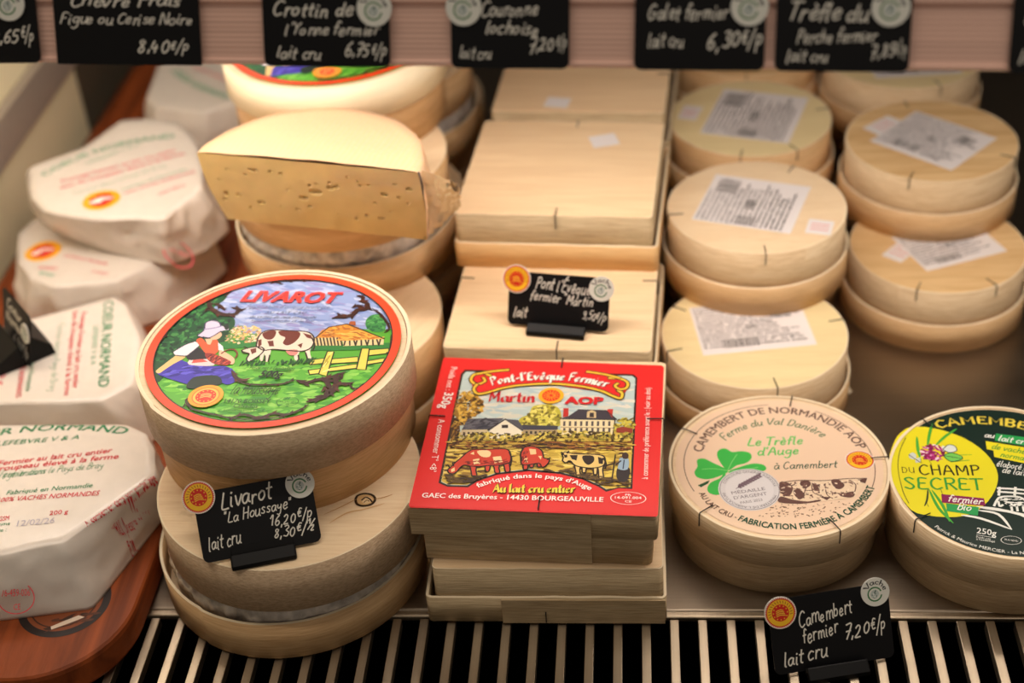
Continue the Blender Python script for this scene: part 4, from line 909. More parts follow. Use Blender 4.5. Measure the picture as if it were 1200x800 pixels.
# ------------------------------------------------------------------ camembert boxes
GC = 'round camembert boxes'
a1 = round_box('round camembert box with beige label and green clover at the front', (0.0688, 0.5803, 0), 0, rl=0.0562, rb=0.0537, h=0.042, lid=0.019, seed=21, side=W_side, lidm=W_side, staples=(78, 150, 222, 297, 4), group=GC, shift=(-0.001, 0.002))
def clover_label(A):
    r0 = 0.0531; BG = (238, 208, 178); BR, DG = (92, 62, 52), (18, 76, 52)
    A.disc((0, 0), r0, BG, 96)
    for a in ((92, 205), (-22, 62)): A.ring((0, 0), 0.0487, 0.0491, BR, *a)
    A.arc(lay_print('CAMEMBERT DE NORMANDIE AOP', 0.016), (192, 308), (585, 106), (1000, 292), 5.6, BR)
    A.arc(lay_hand('Ferme du Val Danière', 0.95, shear=0.2), (312, 250), (560, 165), (815, 233), 5.2, (30, 100, 54))
    LG = (86, 196, 90)
    A.type(lay_hand('Le Trèfle', 1.15, shear=0.25), (424, 276), (716, 266), 6.4, LG); A.type(lay_hand("d'Auge", 1.15, shear=0.25), (474, 326), (694, 318), 6.2, LG)
    A.type(lay_hand('à Camembert', 0.95, shear=0.25), (562, 398), (896, 388), 5.4, DG)
    A.badge((1012, 350), 0.0075, False)
    GR, G2 = (62, 186, 76), (130, 214, 120)
    for q in ([(325, 405), (290, 370), (268, 325), (278, 298), (312, 290), (346, 308), (392, 304), (436, 312), (448, 338), (420, 365), (370, 378)], [(325, 405), (250, 366), (200, 342), (164, 350), (166, 384), (150, 412), (166, 440), (220, 450), (285, 432)], [(322, 412), (400, 382), (460, 368), (512, 376), (523, 400), (480, 414), (400, 422)], [(312, 418), (280, 446), (234, 468), (217, 500), (232, 524), (280, 530), (304, 490)]): A.poly(q, GR)
    for q in ([(325, 402), (345, 360), (372, 320)], [(320, 404), (250, 395), (190, 398)], [(330, 408), (420, 398), (480, 388)]): A.line(q, 0.5, G2)
    A.poly([(168, 482), (230, 454), (222, 472), (184, 492)], (30, 80, 40))
    c = A.m((437, 503)); A.disc(c, 0.0158, (214, 210, 210)); A.ring(c, 0.0148, 0.0151, (120, 112, 116)); A.disc(c, 0.0122, (222, 218, 218))
    for a0, s_ in ((160, 'CONCOURS GENERAL AGRICOLE'), (-20, 'MINISTERE DE L AGRICULTURE')):
        P = [(c[0] + 0.0128 * math.cos(R(a0 - q)), c[1] + 0.0128 * math.sin(R(a0 - q))) for q in (0, 75, 150)]
        A.arc(lay_print(s_), *P, 1.5, (110, 102, 108), True)
    for k in range(9):
        x, y = 375 + k * 13, 492 - k * 7; A.poly([(x, y), (x + 6, y - 18), (x + 20, y - 20), (x + 14, y - 4)], (116, 96, 106)); A.poly([(x, y), (x + 16, y + 6), (x + 26, y + 2), (x + 14, y - 6)], (116, 96, 106))
    A.line([(366, 500), (420, 474), (494, 440)], 0.4, (110, 90, 100))
    GY = (130, 122, 126)
    A.type(lay_print('MÉDAILLE', 0.005), (346, 530), (520, 506), 2.4, GY); A.type(lay_print("D'ARGENT", 0.005), (358, 556), (530, 532), 2.4, GY); A.type(lay_print('PARIS 2023'), (392, 580), (506, 562), 1.9, GY)
    # herd sketch
    cow_b = (102, 70, 62)
    reg = [(598, 468), (1046, 446), (1040, 472), (985, 545), (860, 560), (740, 574), (594, 562)]
    A.poly(reg, (236, 212, 180), False)
    for q in ([(594, 466), (640, 470), (664, 500), (640, 540), (600, 520)], [(600, 540), (660, 556), (740, 566), (800, 556), (800, 566), (700, 578), (590, 570)], [(700, 462), (744, 458), (756, 480), (724, 500), (704, 484)], [(760, 470), (806, 478), (800, 508), (776, 512)], [(664, 510), (700, 506), (726, 534), (700, 556), (676, 540)], [(862, 456), (900, 452), (932, 480), (910, 502), (880, 494)], [(940, 520), (984, 516), (980, 540), (950, 546), (900, 534)], [(1000, 452), (1050, 446), (1040, 472), (1016, 466)], [(800, 540), (860, 544), (840, 560)]): A.poly(q, cow_b)
    for q in ([(598, 468), (700, 456), (820, 458), (940, 448), (1046, 446)], [(664, 500), (740, 510), (800, 500)], [(830, 480), (840, 530), (870, 550)], [(760, 480), (770, 520), (820, 540)], [(960, 456), (990, 480), (984, 520)], [(840, 520), (900, 524), (960, 530)], [(730, 500), (720, 530)]): A.line(q, 0.5, cow_b)
    A.scatter([(600, 470), (1030, 455), (980, 540), (600, 560)], 110, 1.5, [cow_b, (140, 104, 90), (246, 226, 198)], 2)
    A.scatter([(450, 630), (600, 580), (860, 570), (980, 560), (900, 620), (700, 650), (500, 650)], 90, 0.9, [(140, 110, 90), (110, 84, 70)], 2, 20)
    A.arc(lay_print('AU LAIT CRU -', 0.006), (172, 524), (250, 606), (366, 658), 3.4, BR)
    A.arc(lay_print('FABRICATION FERMIÈRE À CAMEMBERT', 0.022), (376, 664), (760, 702), (1090, 492), 4.2, DG)
CL = Art(0.0, (0.0688, 0.5803), 0, (780, 460), 4.444, 0.0415)
clover_label(CL); lab = CL.build('label', a1); lab.location = (0, 0, 0.0414); lab['label'] = 'beige round label with green clover reading Camembert de Normandie AOP'

c1 = round_box('round camembert box with dark green and yellow label at the right edge', (0.1812, 0.5680, 0), 0, rl=0.0576, rb=0.0552, h=0.042, lid=0.021, seed=22, side=W_side, lidm=W_side, staples=(126, 212, 282, 20), group=GC, shift=(0.0, 0.002))
def secret_label(A):
    DK, YL, WH = (16, 40, 32), (232, 222, 34), (238, 240, 232)
    A.disc((0, 0), 0.0555, DK, 96)
    A.poly([(152, 120), (262, 126), (400, 172), (500, 242), (552, 320), (554, 390), (510, 470), (430, 528), (320, 542), (180, 524), (118, 470), (72, 390), (48, 320), (50, 250), (78, 176), (110, 140)], YL)
    YT = (226, 206, 70)
    A.arc(lay_hand('CAMEMBERT', 1.5, smooth=False), (276, 128), (520, 106), (800, 170), 6.0, YT)
    GN, G2 = (40, 160, 80), (50, 150, 60)
    A.poly([(548, 150), (900, 196), (896, 244), (544, 184)], GN, False); A.poly([(500, 186), (900, 250), (896, 300), (506, 224)], YL, False); A.poly([(536, 226), (900, 288), (896, 336), (540, 260)], YL, False)
    A.type(lay_hand('au', 1.3, shear=0.3), (492, 166), (540, 172), 4.0, WH); A.type(lay_hand('lait cru', 1.3, shear=0.3), (556, 182), (704, 204), 4.4, WH)
    A.type(lay_hand('de vaches', 1.1, shear=0.3), (524, 220), (704, 250), 4.2, G2); A.type(lay_hand('normandes', 1.1, shear=0.3), (566, 258), (760, 292), 4.2, G2)
    A.type(lay_hand('élaboré à partir', 1.0, shear=0.3), (548, 302), (800, 340), 4.6, WH); A.type(lay_hand('de lait frais', 1.0, shear=0.3), (574, 332), (780, 364), 4.6, WH)
    for q in ([(228, 206), (238, 150), (250, 108)], [(268, 205), (310, 165), (362, 130)], [(192, 262), (182, 220), (178, 168)], [(360, 252), (430, 250)], [(340, 284), (420, 276)], [(236, 415), (280, 500), (346, 568)], [(250, 418), (300, 490), (330, 560)]): A.line(q, 1.6, (70, 170, 60), taper=True)
    for q in ([(230, 412), (226, 460), (214, 490)], [(222, 470), (232, 492)], [(290, 414), (298, 434)], [(196, 268), (200, 290)], [(236, 278), (246, 295)]): A.line(q, 1.0, (40, 60, 30), taper=True)
    A.poly([(140, 250), (160, 240), (176, 256), (166, 272), (144, 266)], (206, 214, 206)); A.poly([(170, 268), (196, 262), (194, 286), (172, 288)], (206, 214, 206)); A.line([(140, 250), (166, 268), (194, 286)], 0.5, (90, 100, 90))
    A.scatter([(205, 215), (250, 202), (300, 218), (306, 252), (270, 278), (222, 272), (202, 245)], 90, 2.6, [(180, 40, 120), (206, 80, 160), (150, 20, 90), (240, 210, 230), (120, 20, 70)], 2.2)
    A.poly([(300, 225), (325, 204), (356, 210), (364, 232), (330, 240)], (222, 230, 224)); A.poly([(296, 206), (310, 212), (312, 234), (298, 226)], (222, 230, 224)); A.poly([(306, 250), (340, 242), (384, 256), (388, 272), (340, 282), (312, 266)], (120, 206, 90))
    A.line([(300, 225), (325, 204), (356, 210), (364, 232), (330, 240), (302, 228)], 0.5, (60, 80, 60)); A.line([(306, 250), (340, 242), (384, 256), (388, 272), (340, 282), (312, 266), (306, 252)], 0.5, (40, 90, 50)); A.line([(312, 256), (384, 268)], 0.4, (40, 90, 50))
    A.type(lay_hand('DU', 0.7, smooth=False), (106, 334), (172, 336), 4.2, (40, 40, 20)); A.type(lay_hand('CHAMP', 0.9, smooth=True), (188, 344), (482, 347), 7.6, (30, 36, 20)); A.type(lay_hand('SECRET', 1.0, smooth=True), (116, 409), (500, 416), 8.4, (60, 160, 60))
    A.poly([(292, 435), (492, 455), (500, 490), (296, 475)], (136, 24, 84), False); A.poly([(315, 478), (468, 496), (464, 536), (318, 514)], (44, 160, 84), False)
    A.type(lay_hand('fermier', 1.2, shear=0.3), (320, 468), (484, 484), 5.0, WH); A.type(lay_hand('Bio', 1.1, shear=0.3), (364, 506), (432, 514), 5.0, WH)
    for q in ([(462, 494), (560, 506), (700, 540), (800, 560)], [(470, 512), (560, 530), (620, 598)], [(390, 534), (480, 550), (620, 600)], [(560, 505), (660, 530), (760, 580)], [(480, 500), (600, 516), (760, 548)]): A.line(q, 1.6, WH, taper=True)
    for q in ([(556, 408), (640, 412), (800, 430)], [(558, 424), (640, 430), (800, 446)], [(566, 404), (562, 440)], [(640, 404), (636, 440)], [(720, 414), (716, 448)]): A.line(q, 1.3, WH)
    for q in ([(540, 490), (552, 466), (568, 450), (610, 446), (660, 450), (690, 470), (694, 500)], [(560, 470), (566, 492), (580, 486)], [(600, 480), (640, 490), (660, 480)], [(620, 490), (624, 512)], [(646, 492), (650, 514)], [(676, 494), (680, 516)]): A.line(q, 1.2, WH)
    A.scatter([(560, 450), (680, 456), (690, 490), (600, 494)], 60, 1.8, [WH, DK, WH], 2.5, 0)
    A.type(lay_print('250g', 0.01), (458, 618), (550, 632), 4.2, WH); A.line([(458, 626), (546, 641)], 0.25, WH, False)
    A.type(lay_print('Poids net'), (456, 640), (524, 650), 1.4, WH); A.type(lay_print("à l'emballage"), (456, 650), (544, 662), 1.4, WH)
    c = A.m((620, 652)); A.ring(c, 0.0046, 0.0049, WH, ry=0.6); A.type(lay_print('FR 61-168-001'), (590, 652), (652, 660), 1.3, WH)
    A.arc(lay_print('Patrick & Maurice MERCIER - La Novère - 61350 PASSAIS', 0.0), (260, 590), (480, 690), (950, 660), 2.2, WH)
    A.line([(125, 172), (96, 240), (90, 320), (112, 420), (140, 478)], 0.4, (120, 120, 40))
SE = Art(0.0, (0.1812, 0.5680), 0, (1030, 470), 4.0, 0.0415)
secret_label(SE); lab = SE.build('label', c1); lab.location = (0, 0, 0.0414); lab['label'] = 'dark green and yellow round label with a flower drawing'

def cbox(label, loc, rz, top, seed, st=(), **k):
    return round_box(label, loc, rz, rl=0.0562, rb=0.0535, h=0.042, lid=0.0195, inverted=True, top=top, side=W_side if seed % 2 else W_band, lidm=W_band, seed=seed, staples=st, group=GC, **k)
a2 = cbox('upside-down camembert box with a white leaflet right behind the clover box', (0.0640, 0.6960, 0), 0, W_topy, 31, (-80, 12, 150, 200))
low = cbox('lower camembert box on the deck under the peach-topped one', (0.0705, 0.8108, 0), 0.5, W_top, 32)
low2 = dup(low, (0.0790, 0.9250, 0), 1.1, 'lower camembert box under the yellowish one of the middle column', GC)
low3 = dup(low, (0.0790, 1.0400, 0), 1.9, 'lowest camembert box at the far back of the middle column', GC)
a3 = cbox('peach-topped camembert box with printed sticker, second from the front in the middle column', (0.0687, 0.7680, 0.0422), 0, W_top, 33, (-88, 190, 60))
a4 = cbox('yellowish camembert box with printed sticker just behind the peach-topped one', (0.0724, 0.8815, 0.0422), 0, W_topy, 34, (-100, -60, 10))
a5 = cbox('rearmost camembert box of the middle column, mostly behind the price rail', (0.0740, 0.9970, 0.0422), 0, W_topo, 36, (-90,))
b1 = cbox('orange-topped camembert box on the steel deck at the right, under another box', (0.1835, 0.7860, 0), 0, W_topo, 37, (-112, -60))
lowb = dup(low, (0.1940, 0.9010, 0), 0.2, 'lower camembert box right behind the orange-topped one of the right column', GC)
lowc = dup(low, (0.1945, 1.0155, 0), 0.9, 'lowest camembert box at the back of the right column', GC)
b2 = cbox('camembert box with printed and pink stickers, stacked on the orange-topped one', (0.1850, 0.8450, 0.0422), 0, W_topo, 39, (-113, -30, 100))
b3 = cbox('rear camembert box of the right column, its pale side just below the price rail', (0.1850, 0.9700, 0.0422), 0, W_topy, 41, (-70,))
chit(a3, local(a3, (0.0664, 0.7710)), 0.0600, 0.0560, R(-18), 0.0422, 'printed_sticker', True, seed=2, turn=True)
chit(a3, local(a3, (0.1040, 0.7420)), 0.0150, 0.0160, R(-15), 0.0422, 'small_sticker', False, True)
chit(a4, local(a4, (0.0760, 0.8840)), 0.0590, 0.0660, R(-17), 0.0422, 'printed_sticker', True, seed=3, turn=True)
chit(a4, local(a4, (0.0330, 0.8900)), 0.0130, 0.0200, R(-17), 0.0422, 'small_sticker', False, True)
chit(a2, local(a2, (0.0630, 0.7020)), 0.0660, 0.0480, R(8), 0.0422, 'printed_sticker', True, seed=4)
chit(b2, local(b2, (0.1860, 0.8440)), 0.0600, 0.0530, R(-42), 0.0423, 'printed_sticker', True, seed=5)
chit(b2, local(b2, (0.1580, 0.8650)), 0.0150, 0.0250, R(-48), 0.0422, 'small_sticker', False, True).data.name = 'small_sticker'
chit(b1, local(b1, (0.1905, 0.7860)), 0.0560, 0.0420, R(22), 0.0423, 'printed_sticker', True, seed=6)
chit(b1, local(b1, (0.1600, 0.7790)), 0.0140, 0.0220, R(-40), 0.0422, 'small_sticker', False, True)
chit(b3, local(b3, (0.1900, 0.9600)), 0.0600, 0.0500, R(4), 0.0422, 'printed_sticker', True, seed=7)

# ------------------------------------------------------------------ wooden board
def board():
    x0, x1, y0, y1, rad, z1 = -0.436, -0.2575, 0.452, 1.165, 0.050, 0.0185
    pts = []
    for cx, cy, a in ((x1 - rad, y1 - rad, 0), (x0 + rad, y1 - rad, 90), (x0 + rad, y0 + rad, 180), (x1 - rad, y0 + rad, 270)):
        for i in range(13):
            t = R(a + 90 * i / 12); pts.append((cx + rad * math.cos(t), cy + rad * math.sin(t)))
    m, t, b = nmat('acacia_board'); n = t.nodes; L = t.links; b.inputs['Roughness'].default_value = 0.5; b.inputs['Specular IOR Level'].default_value = 0.2
    tc = n.new('ShaderNodeTexCoord'); mp = n.new('ShaderNodeMapping'); mp.inputs['Scale'].default_value = (60, 5, 60); mp.inputs['Rotation'].default_value = (0, 0, R(-50)); L.new(tc.outputs['Object'], mp.inputs[0])
    nz = n.new('ShaderNodeTexNoise'); nz.inputs['Scale'].default_value = 1.2; nz.inputs['Detail'].default_value = 6; nz.inputs['Distortion'].default_value = 1.0; L.new(mp.outputs[0], nz.inputs['Vector'])
    r = n.new('ShaderNodeValToRGB'); r.color_ramp.elements[0].position = .3; r.color_ramp.elements[1].position = .72; r.color_ramp.elements[0].color = (*lin((96, 44, 20)), 1); r.color_ramp.elements[1].color = (*lin((164, 82, 38)), 1)
    L.new(nz.outputs['Fac'], r.inputs[0]); L.new(r.outputs[0], b.inputs['Base Color'])
    n2 = n.new('ShaderNodeTexNoise'); n2.inputs['Scale'].default_value = 700; mp2 = n.new('ShaderNodeMapping'); mp2.inputs['Scale'].default_value = (1, .15, 1); mp2.inputs['Rotation'].default_value = (0, 0, R(-50)); L.new(tc.outputs['Object'], mp2.inputs[0]); L.new(mp2.outputs[0], n2.inputs['Vector'])
    bp = n.new('ShaderNodeBump'); bp.inputs['Strength'].default_value = .35; bp.inputs['Distance'].default_value = .0004; L.new(n2.outputs['Fac'], bp.inputs['Height']); L.new(bp.outputs[0], b.inputs['Normal'])
    cx, cy = -0.350, 0.80
    t_ = thing('serving_board', 'long reddish wooden serving board with rounded corner under the wrapped heart cheeses', 'board', (cx, cy, 0))
    n_ = len(pts); lv = [(0.0, 0.985), (0.001, 0.995), (0.003, 1.0), (z1 - 0.003, 1.0), (z1 - 0.0009, 0.997), (z1, 0.990)]
    vs = []
    for z, k in lv:
        d = (1 - k) * 0.15
        for x, y in pts: vs.append((x - cx - math.copysign(d, x - cx), y - cy - math.copysign(d, y - cy), z))
    fs = [(j * n_ + i, j * n_ + (i + 1) % n_, (j + 1) * n_ + (i + 1) % n_, (j + 1) * n_ + i) for j in range(len(lv) - 1) for i in range(n_)] + [tuple(range(n_))[::-1], tuple((len(lv) - 1) * n_ + i for i in range(n_))]
    mesh_obj('board_body', vs, fs, m, t_)
    # dark round mark drawn flat on the board, with a shred of paper
    A = Art(z1 + 0.00005 - 0.0, metric=True, step=3e-5); c = (-0.2955 - cx, 0.5030 - cy)
    A.disc(c, 0.0225, (134, 70, 36)); A.ring(c, 0.0195, 0.0235, (30, 16, 10)); A.ring(c, 0.0165, 0.0172, (60, 32, 18))
    A.scatter([(c[0] - .006, c[1] - .02), (c[0] + .016, c[1] - .014), (c[0] + .018, c[1] - .006), (c[0] - .002, c[1] - .012)], 14, 4, [(60, 34, 20), (90, 50, 30)], 3, 20, local=True)
    A.poly([(c[0] - .001, c[1] - .0185), (c[0] + .008, c[1] - .0135), (c[0] + .0135, c[1] - .010), (c[0] + .010, c[1] - .0088), (c[0] + .004, c[1] - .0125), (c[0] - .002, c[1] - .0165)], (226, 206, 186), False, True)
    A.build('dark_ring', t_, inkmat('ring_mark', 0.5))
board()

# ------------------------------------------------------------------ wrapped heart cheeses
def papermat():
    m = plain('wrap_paper', (228, 219, 208), 0.27, bump=0.25, scale=140, vary=0.10)
    m.node_tree.nodes['Principled BSDF'].inputs['Subsurface Weight'].default_value = 0.0
    return m
WRAP = []
def wrapped(label, top, bot, zt, zb, seed, group='heart cheeses wrapped in printed paper', fold=0.0016):
    if sum(top[i - 1][0] * top[i][1] - top[i][0] * top[i - 1][1] for i in range(len(top))) < 0: top, bot = top[::-1], bot[::-1]
    n = len(top); cx = sum(p[0] for p in top) / n; cy = sum(p[1] for p in top) / n
    # resample both outlines together
    sub = 14; T, B_ = [], []
    for i in range(n):
        for k in range(sub):
            t = k / sub; T.append((lerp(top[i][0], top[(i + 1) % n][0], t), lerp(top[i][1], top[(i + 1) % n][1], t))); B_.append((lerp(bot[i][0], bot[(i + 1) % n][0], t), lerp(bot[i][1], bot[(i + 1) % n][1], t)))
    def smooth(P, k):
        for _ in range(k): P = [((P[i - 1][0] + 2 * P[i][0] + P[(i + 1) % len(P)][0]) / 4, (P[i - 1][1] + 2 * P[i][1] + P[(i + 1) % len(P)][1]) / 4) for i in range(len(P))]
        return P
    T, B_ = smooth(T, 1), smooth(B_, 1); N = len(T); vs, fs = [], []
    lv = 26
    for j in range(lv + 1):
        s_ = j / lv
        zz = zb + (zt - zb) * (1 - (1 - s_) ** 1.15)
        for i in range(N):
            x, y = lerp(B_[i][0], T[i][0], s_), lerp(B_[i][1], T[i][1], s_)
            dx, dy = x - cx, y - cy; l = math.hypot(dx, dy)
            bulge = 0.0014 * math.sin(math.pi * s_)
            u = i / N
            rdg = 1 - abs(noise.noise((math.cos(u * 6.283) * 4.2 + seed, math.sin(u * 6.283) * 4.2, s_ * 1.4 + seed))) * 3.2
            f2 = noise.noise((x * 55, y * 55, s_ * 4 + seed))
            k = fold * math.sin(math.pi * min(1, s_ * 1.02)) ** 0.5
            v1 = noise.voronoi(Vector((x * 62 + seed, y * 62, zz * 48 + seed)))[0]; v2 = noise.voronoi(Vector((x * 30, y * 30 + seed, zz * 26)))[0]
            cr = 1.6 * (v2[0] - 0.5) + 0.9 * (v1[0] - 0.5)
            d = bulge + k * (0.35 * rdg + 0.3 * f2 + 2.0 * cr)
            vs.append((x + dx / l * d, y + dy / l * d, zz + k * 0.35 * f2))
    for j in range(lv):
        for i in range(N): fs.append((j * N + i, j * N + (i + 1) % N, (j + 1) * N + (i + 1) % N, (j + 1) * N + i))
    rings = 12; prev = lv * N
    for r_ in range(1, rings):
        s_ = 1 - r_ / rings; cur = len(vs)
        for i in range(N):
            x, y = lerp(cx, T[i][0], s_), lerp(cy, T[i][1], s_)
            q = (noise.voronoi(Vector((x * 34 + seed, y * 34, 1)))[0][0] - 0.5) * 0.0012 * (1 - s_) * s_ * 2 + noise.noise((x * 38, y * 38, seed)) * 0.0003 + (1 - abs(noise.noise((x * 22 + 4, y * 22, seed))) * 2) * 0.0004
            vs.append((x, y, zt + 0.0010 * (1 - s_ ** 4) + q * min(1, (1 - s_) * 5)))
        for i in range(N): fs.append((prev + i, prev + (i + 1) % N, cur + (i + 1) % N, cur + i))
        prev = cur
    c = len(vs); vs.append((cx, cy, zt + 0.0012))
    for i in range(N): fs.append((prev + i, prev + (i + 1) % N, c))
    fs.append(tuple(range(N - 1, -1, -1)))
    t = thing('wrapped_heart_cheese', label, 'cheese', (cx, cy, zb), 0, group)
    V = [(x - cx, y - cy, z - zb) for x, y, z in vs]
    o = mesh_obj('paper_wrap', V, fs, papermat(), t, smooth=True)
    tree = BVHTree.FromPolygons([Vector(v) for v in V], fs)
    return t, tree, (cx, cy, zb)
def drape(A, name, t, tree, c, dr=None):
    """lay printed artwork on the wrinkled paper, cut fine enough to follow it"""
    bm = bmesh.new(); lay = bm.loops.layers.float_color.new('ink'); vv = [bm.verts.new(v) for v in A.v]
    for f, col in zip(A.f, A.c):
        try: q = bm.faces.new([vv[k] for k in f])
        except ValueError: continue
        for l in q.loops: l[lay] = (*col, 1)
    es = [e for e in bm.edges if e.calc_length() > 0.004]
    if es: bmesh.ops.subdivide_edges(bm, edges=es, cuts=3)
    bmesh.ops.triangulate(bm, faces=[f for f in bm.faces if len(f.verts) > 4])
    bad = []
    for v in bm.verts:
        x, y = v.co.x - c[0], v.co.y - c[1]
        if dr: d_ = Vector(dr).normalized(); h = tree.ray_cast(Vector((x, y, A.h - c[2])) - d_ * 0.15, d_)
        else: h = tree.ray_cast(Vector((x, y, 0.2)), Vector((0, 0, -1)))
        if h[0] is None: bad.append(v); continue
        v.co = Vector((x, y, h[0].z)) + h[1] * (0.00020 + v.co.z)
    bmesh.ops.delete(bm, geom=bad, context='VERTS')
    me = bpy.data.meshes.new(name); bm.to_mesh(me); bm.free(); me.materials.append(inkmat())
    o = bpy.data.objects.new(name, me); C.objects.link(o); o.parent = t; return o
RDI, GNI = (206, 44, 60), (30, 130, 84)
def faint(c, k): return tuple(int(lerp(a, b, k)) for a, b in zip(c, (238, 226, 212)))
T1 = [(-0.3988, 0.5748), (-0.3859, 0.5990), (-0.357, 0.6045), (-0.2846, 0.6040), (-0.2717, 0.5962), (-0.2621, 0.5819), (-0.2575, 0.5599), (-0.2906, 0.5127), (-0.3204, 0.5033), (-0.3469, 0.5033), (-0.3794, 0.528)]
B1_ = [(-0.408, 0.575), (-0.394, 0.604), (-0.357, 0.610), (-0.284, 0.610), (-0.270, 0.6015), (-0.2605, 0.5890), (-0.2600, 0.5640), (-0.2789, 0.4985), (-0.3242, 0.4902), (-0.3518, 0.4924), (-0.4000, 0.528)]
w1, tr1, o1 = wrapped('paper-wrapped heart cheese at the bottom left corner with green and red print', T1, B1_, 0.0520, 0.0188, 1)
A = Art(0, (0, 0), 0, (0, 480), 2.5, 0.052, step=3e-6)
A.arc(lay_print('COEUR NORMAND', 0.015, 0.15), (-175, 122), (110, 66), (366, 76), 6.6, GNI)
A.type(lay_print('LEFEBVRE V & A', 0.0, 0.2), (-10, 113), (232, 90), 4.2, GNI)
A.type(lay_print('Fromage Fermier au lait cru entier', 0.015, 0.2), (-130, 186), (330, 130), 4.4, RDI); A.type(lay_print('issu du troupeau élevé à la ferme', 0.015, 0.2), (-120, 199), (348, 148), 4.4, RDI)
A.type(lay_hand('Fabrication Fermier dans le Pays de Bray', 0.6, shear=0.3), (-130, 218), (302, 176), 5.0, GNI); A.type(lay_hand('depuis 6 générations', 0.6, shear=0.3), (-60, 218), (132, 192), 5.0, GNI)
A.type(lay_print('Fabriqué en Normandie', 0.005, 0.2), (20, 256), (272, 232), 3.6, GNI); A.type(lay_print('100% VACHES NORMANDES', 0.01, 0.2), (-6, 278), (292, 254), 3.6, RDI)
A.type(lay_print('GSM', 0.01), (-2, 332), (28, 328), 3.4, RDI); A.type(lay_print('200 g', 0.01), (146, 314), (200, 308), 3.4, RDI); A.type(lay_print('gramme', 0.0), (-30, 348), (30, 342), 2.8, GNI); A.type(lay_print('date :', 0.0), (-24, 364), (20, 360), 2.8, GNI)
A.type(lay_print('12/02/26', 0.0), (50, 346), (160, 336), 4.4, (176, 170, 186))
A.type(lay_print('A conserver dans son emballage', 0.005, 0.1), (254, 340), (458, 198), 3.4, RDI); A.type(lay_print('entre 4°C et 8°C', 0.0, 0.1), (346, 298), (444, 230), 3.0, RDI)
drape(A, 'print', w1, tr1, o1)
A = Art(0, (0, 0), 0, (0, 480), 2.5, 0.036, step=3e-6)
A.type(lay_print('lait de vache normande, sel', 0.0, 0.1), (300, 372), (456, 262), 3.0, RDI); A.type(lay_print('ferments, présure, pénicillium', 0.0, 0.1), (322, 384), (456, 290), 3.0, RDI)
drape(A, 'side_print', w1, tr1, o1, (0.32, 0.75, -0.60)); A = Art(0, (0, 0), 0, (0, 480), 2.5, 0.036, step=3e-6)
c = A.m((42, 538)); A.ring(c, 0.0088, 0.0093, RDI, ry=0.72); A.type(lay_print('FR'), (28, 520), (44, 518), 2.6, RDI); A.type(lay_print('76-459-006'), (2, 540), (84, 532), 3.0, RDI); A.type(lay_print('CE'), (30, 560), (50, 558), 2.6, RDI)
drape(A, 'stamp', w1, tr1, o1, (0.32, 0.75, -0.60)); A = Art(0, (0, 0), 0, (0, 480), 2.5, 0.036, step=3e-6)
q = [(196, 572), (270, 542), (284, 556), (208, 588)]; A.line(q + q[:1], 0.4, GNI, False); A.type(lay_print('(200 g)'), (212, 578), (262, 558), 2.8, GNI)
drape(A, 'weight_mark', w1, tr1, o1, (0.32, 0.75, -0.60))

T2 = [(-0.4248, 0.6631), (-0.4075, 0.6865), (-0.3901, 0.6975), (-0.3280, 0.7290), (-0.3190, 0.7218), (-0.2998, 0.6858), (-0.2913, 0.6403), (-0.3069, 0.6244), (-0.3622, 0.6230), (-0.4101, 0.6266)]
B2_ = [(-0.430, 0.664), (-0.412, 0.692), (-0.392, 0.703), (-0.328, 0.7340), (-0.313, 0.7260), (-0.2900, 0.6950), (-0.2750, 0.6450), (-0.286, 0.6220), (-0.3600, 0.6160), (-0.4180, 0.6220)]
w2, tr2, o2_ = wrapped('paper-wrapped heart cheese in the middle left, the black card clip standing on it', T2, B2_, 0.0520, 0.0188, 4, fold=0.0008)
A = Art(0, (0, 0), 0, (0, 267), 3.0, 0.052, step=3e-6)
A.type(lay_print('COEUR NORMAND', 0.015), (366, 262), (346, 566), 6.4, GNI)      # reads towards the front
A.type(lay_print('LEFEBVRE V & A', 0.0), (330, 350), (320, 490), 3.4, faint(GNI, .3))
A.type(lay_print('Fromage Fermier au lait cru entier', 0.01), (286, 300), (256, 570), 3.8, RDI); A.type(lay_print('issu du troupeau élevé à la ferme', 0.01), (258, 296), (226, 594), 3.8, RDI)
A.type(lay_hand('Fermier dans le Pays de Bray', 0.5), (206, 340), (176, 580), 4.0, faint(GNI, .25))
A.type(lay_print('Fabriqué en Normandie', 0.0), (118, 440), (90, 580), 3.4, GNI); A.type(lay_print('100% VACHES NORMANDES', 0.01), (84, 420), (56, 600), 3.4, RDI); A.type(lay_print('GSM 200 g', 0.01), (20, 420), (-2, 560), 3.4, RDI)
drape(A, 'print', w2, tr2, o2_)
A = Art(0, (0, 0), 0, (0, 267), 3.0, 0.03, step=3e-6)
for k in range(3): A.type(lay_print('à conserver entre 4° et 8°C, lait de vache', 0.01), (-20, 645 + k * 18), (185, 660 + k * 18), 3.0, RDI)
drape(A, 'side_print', w2, tr2, o2_, (-0.05, 0.80, -0.60))

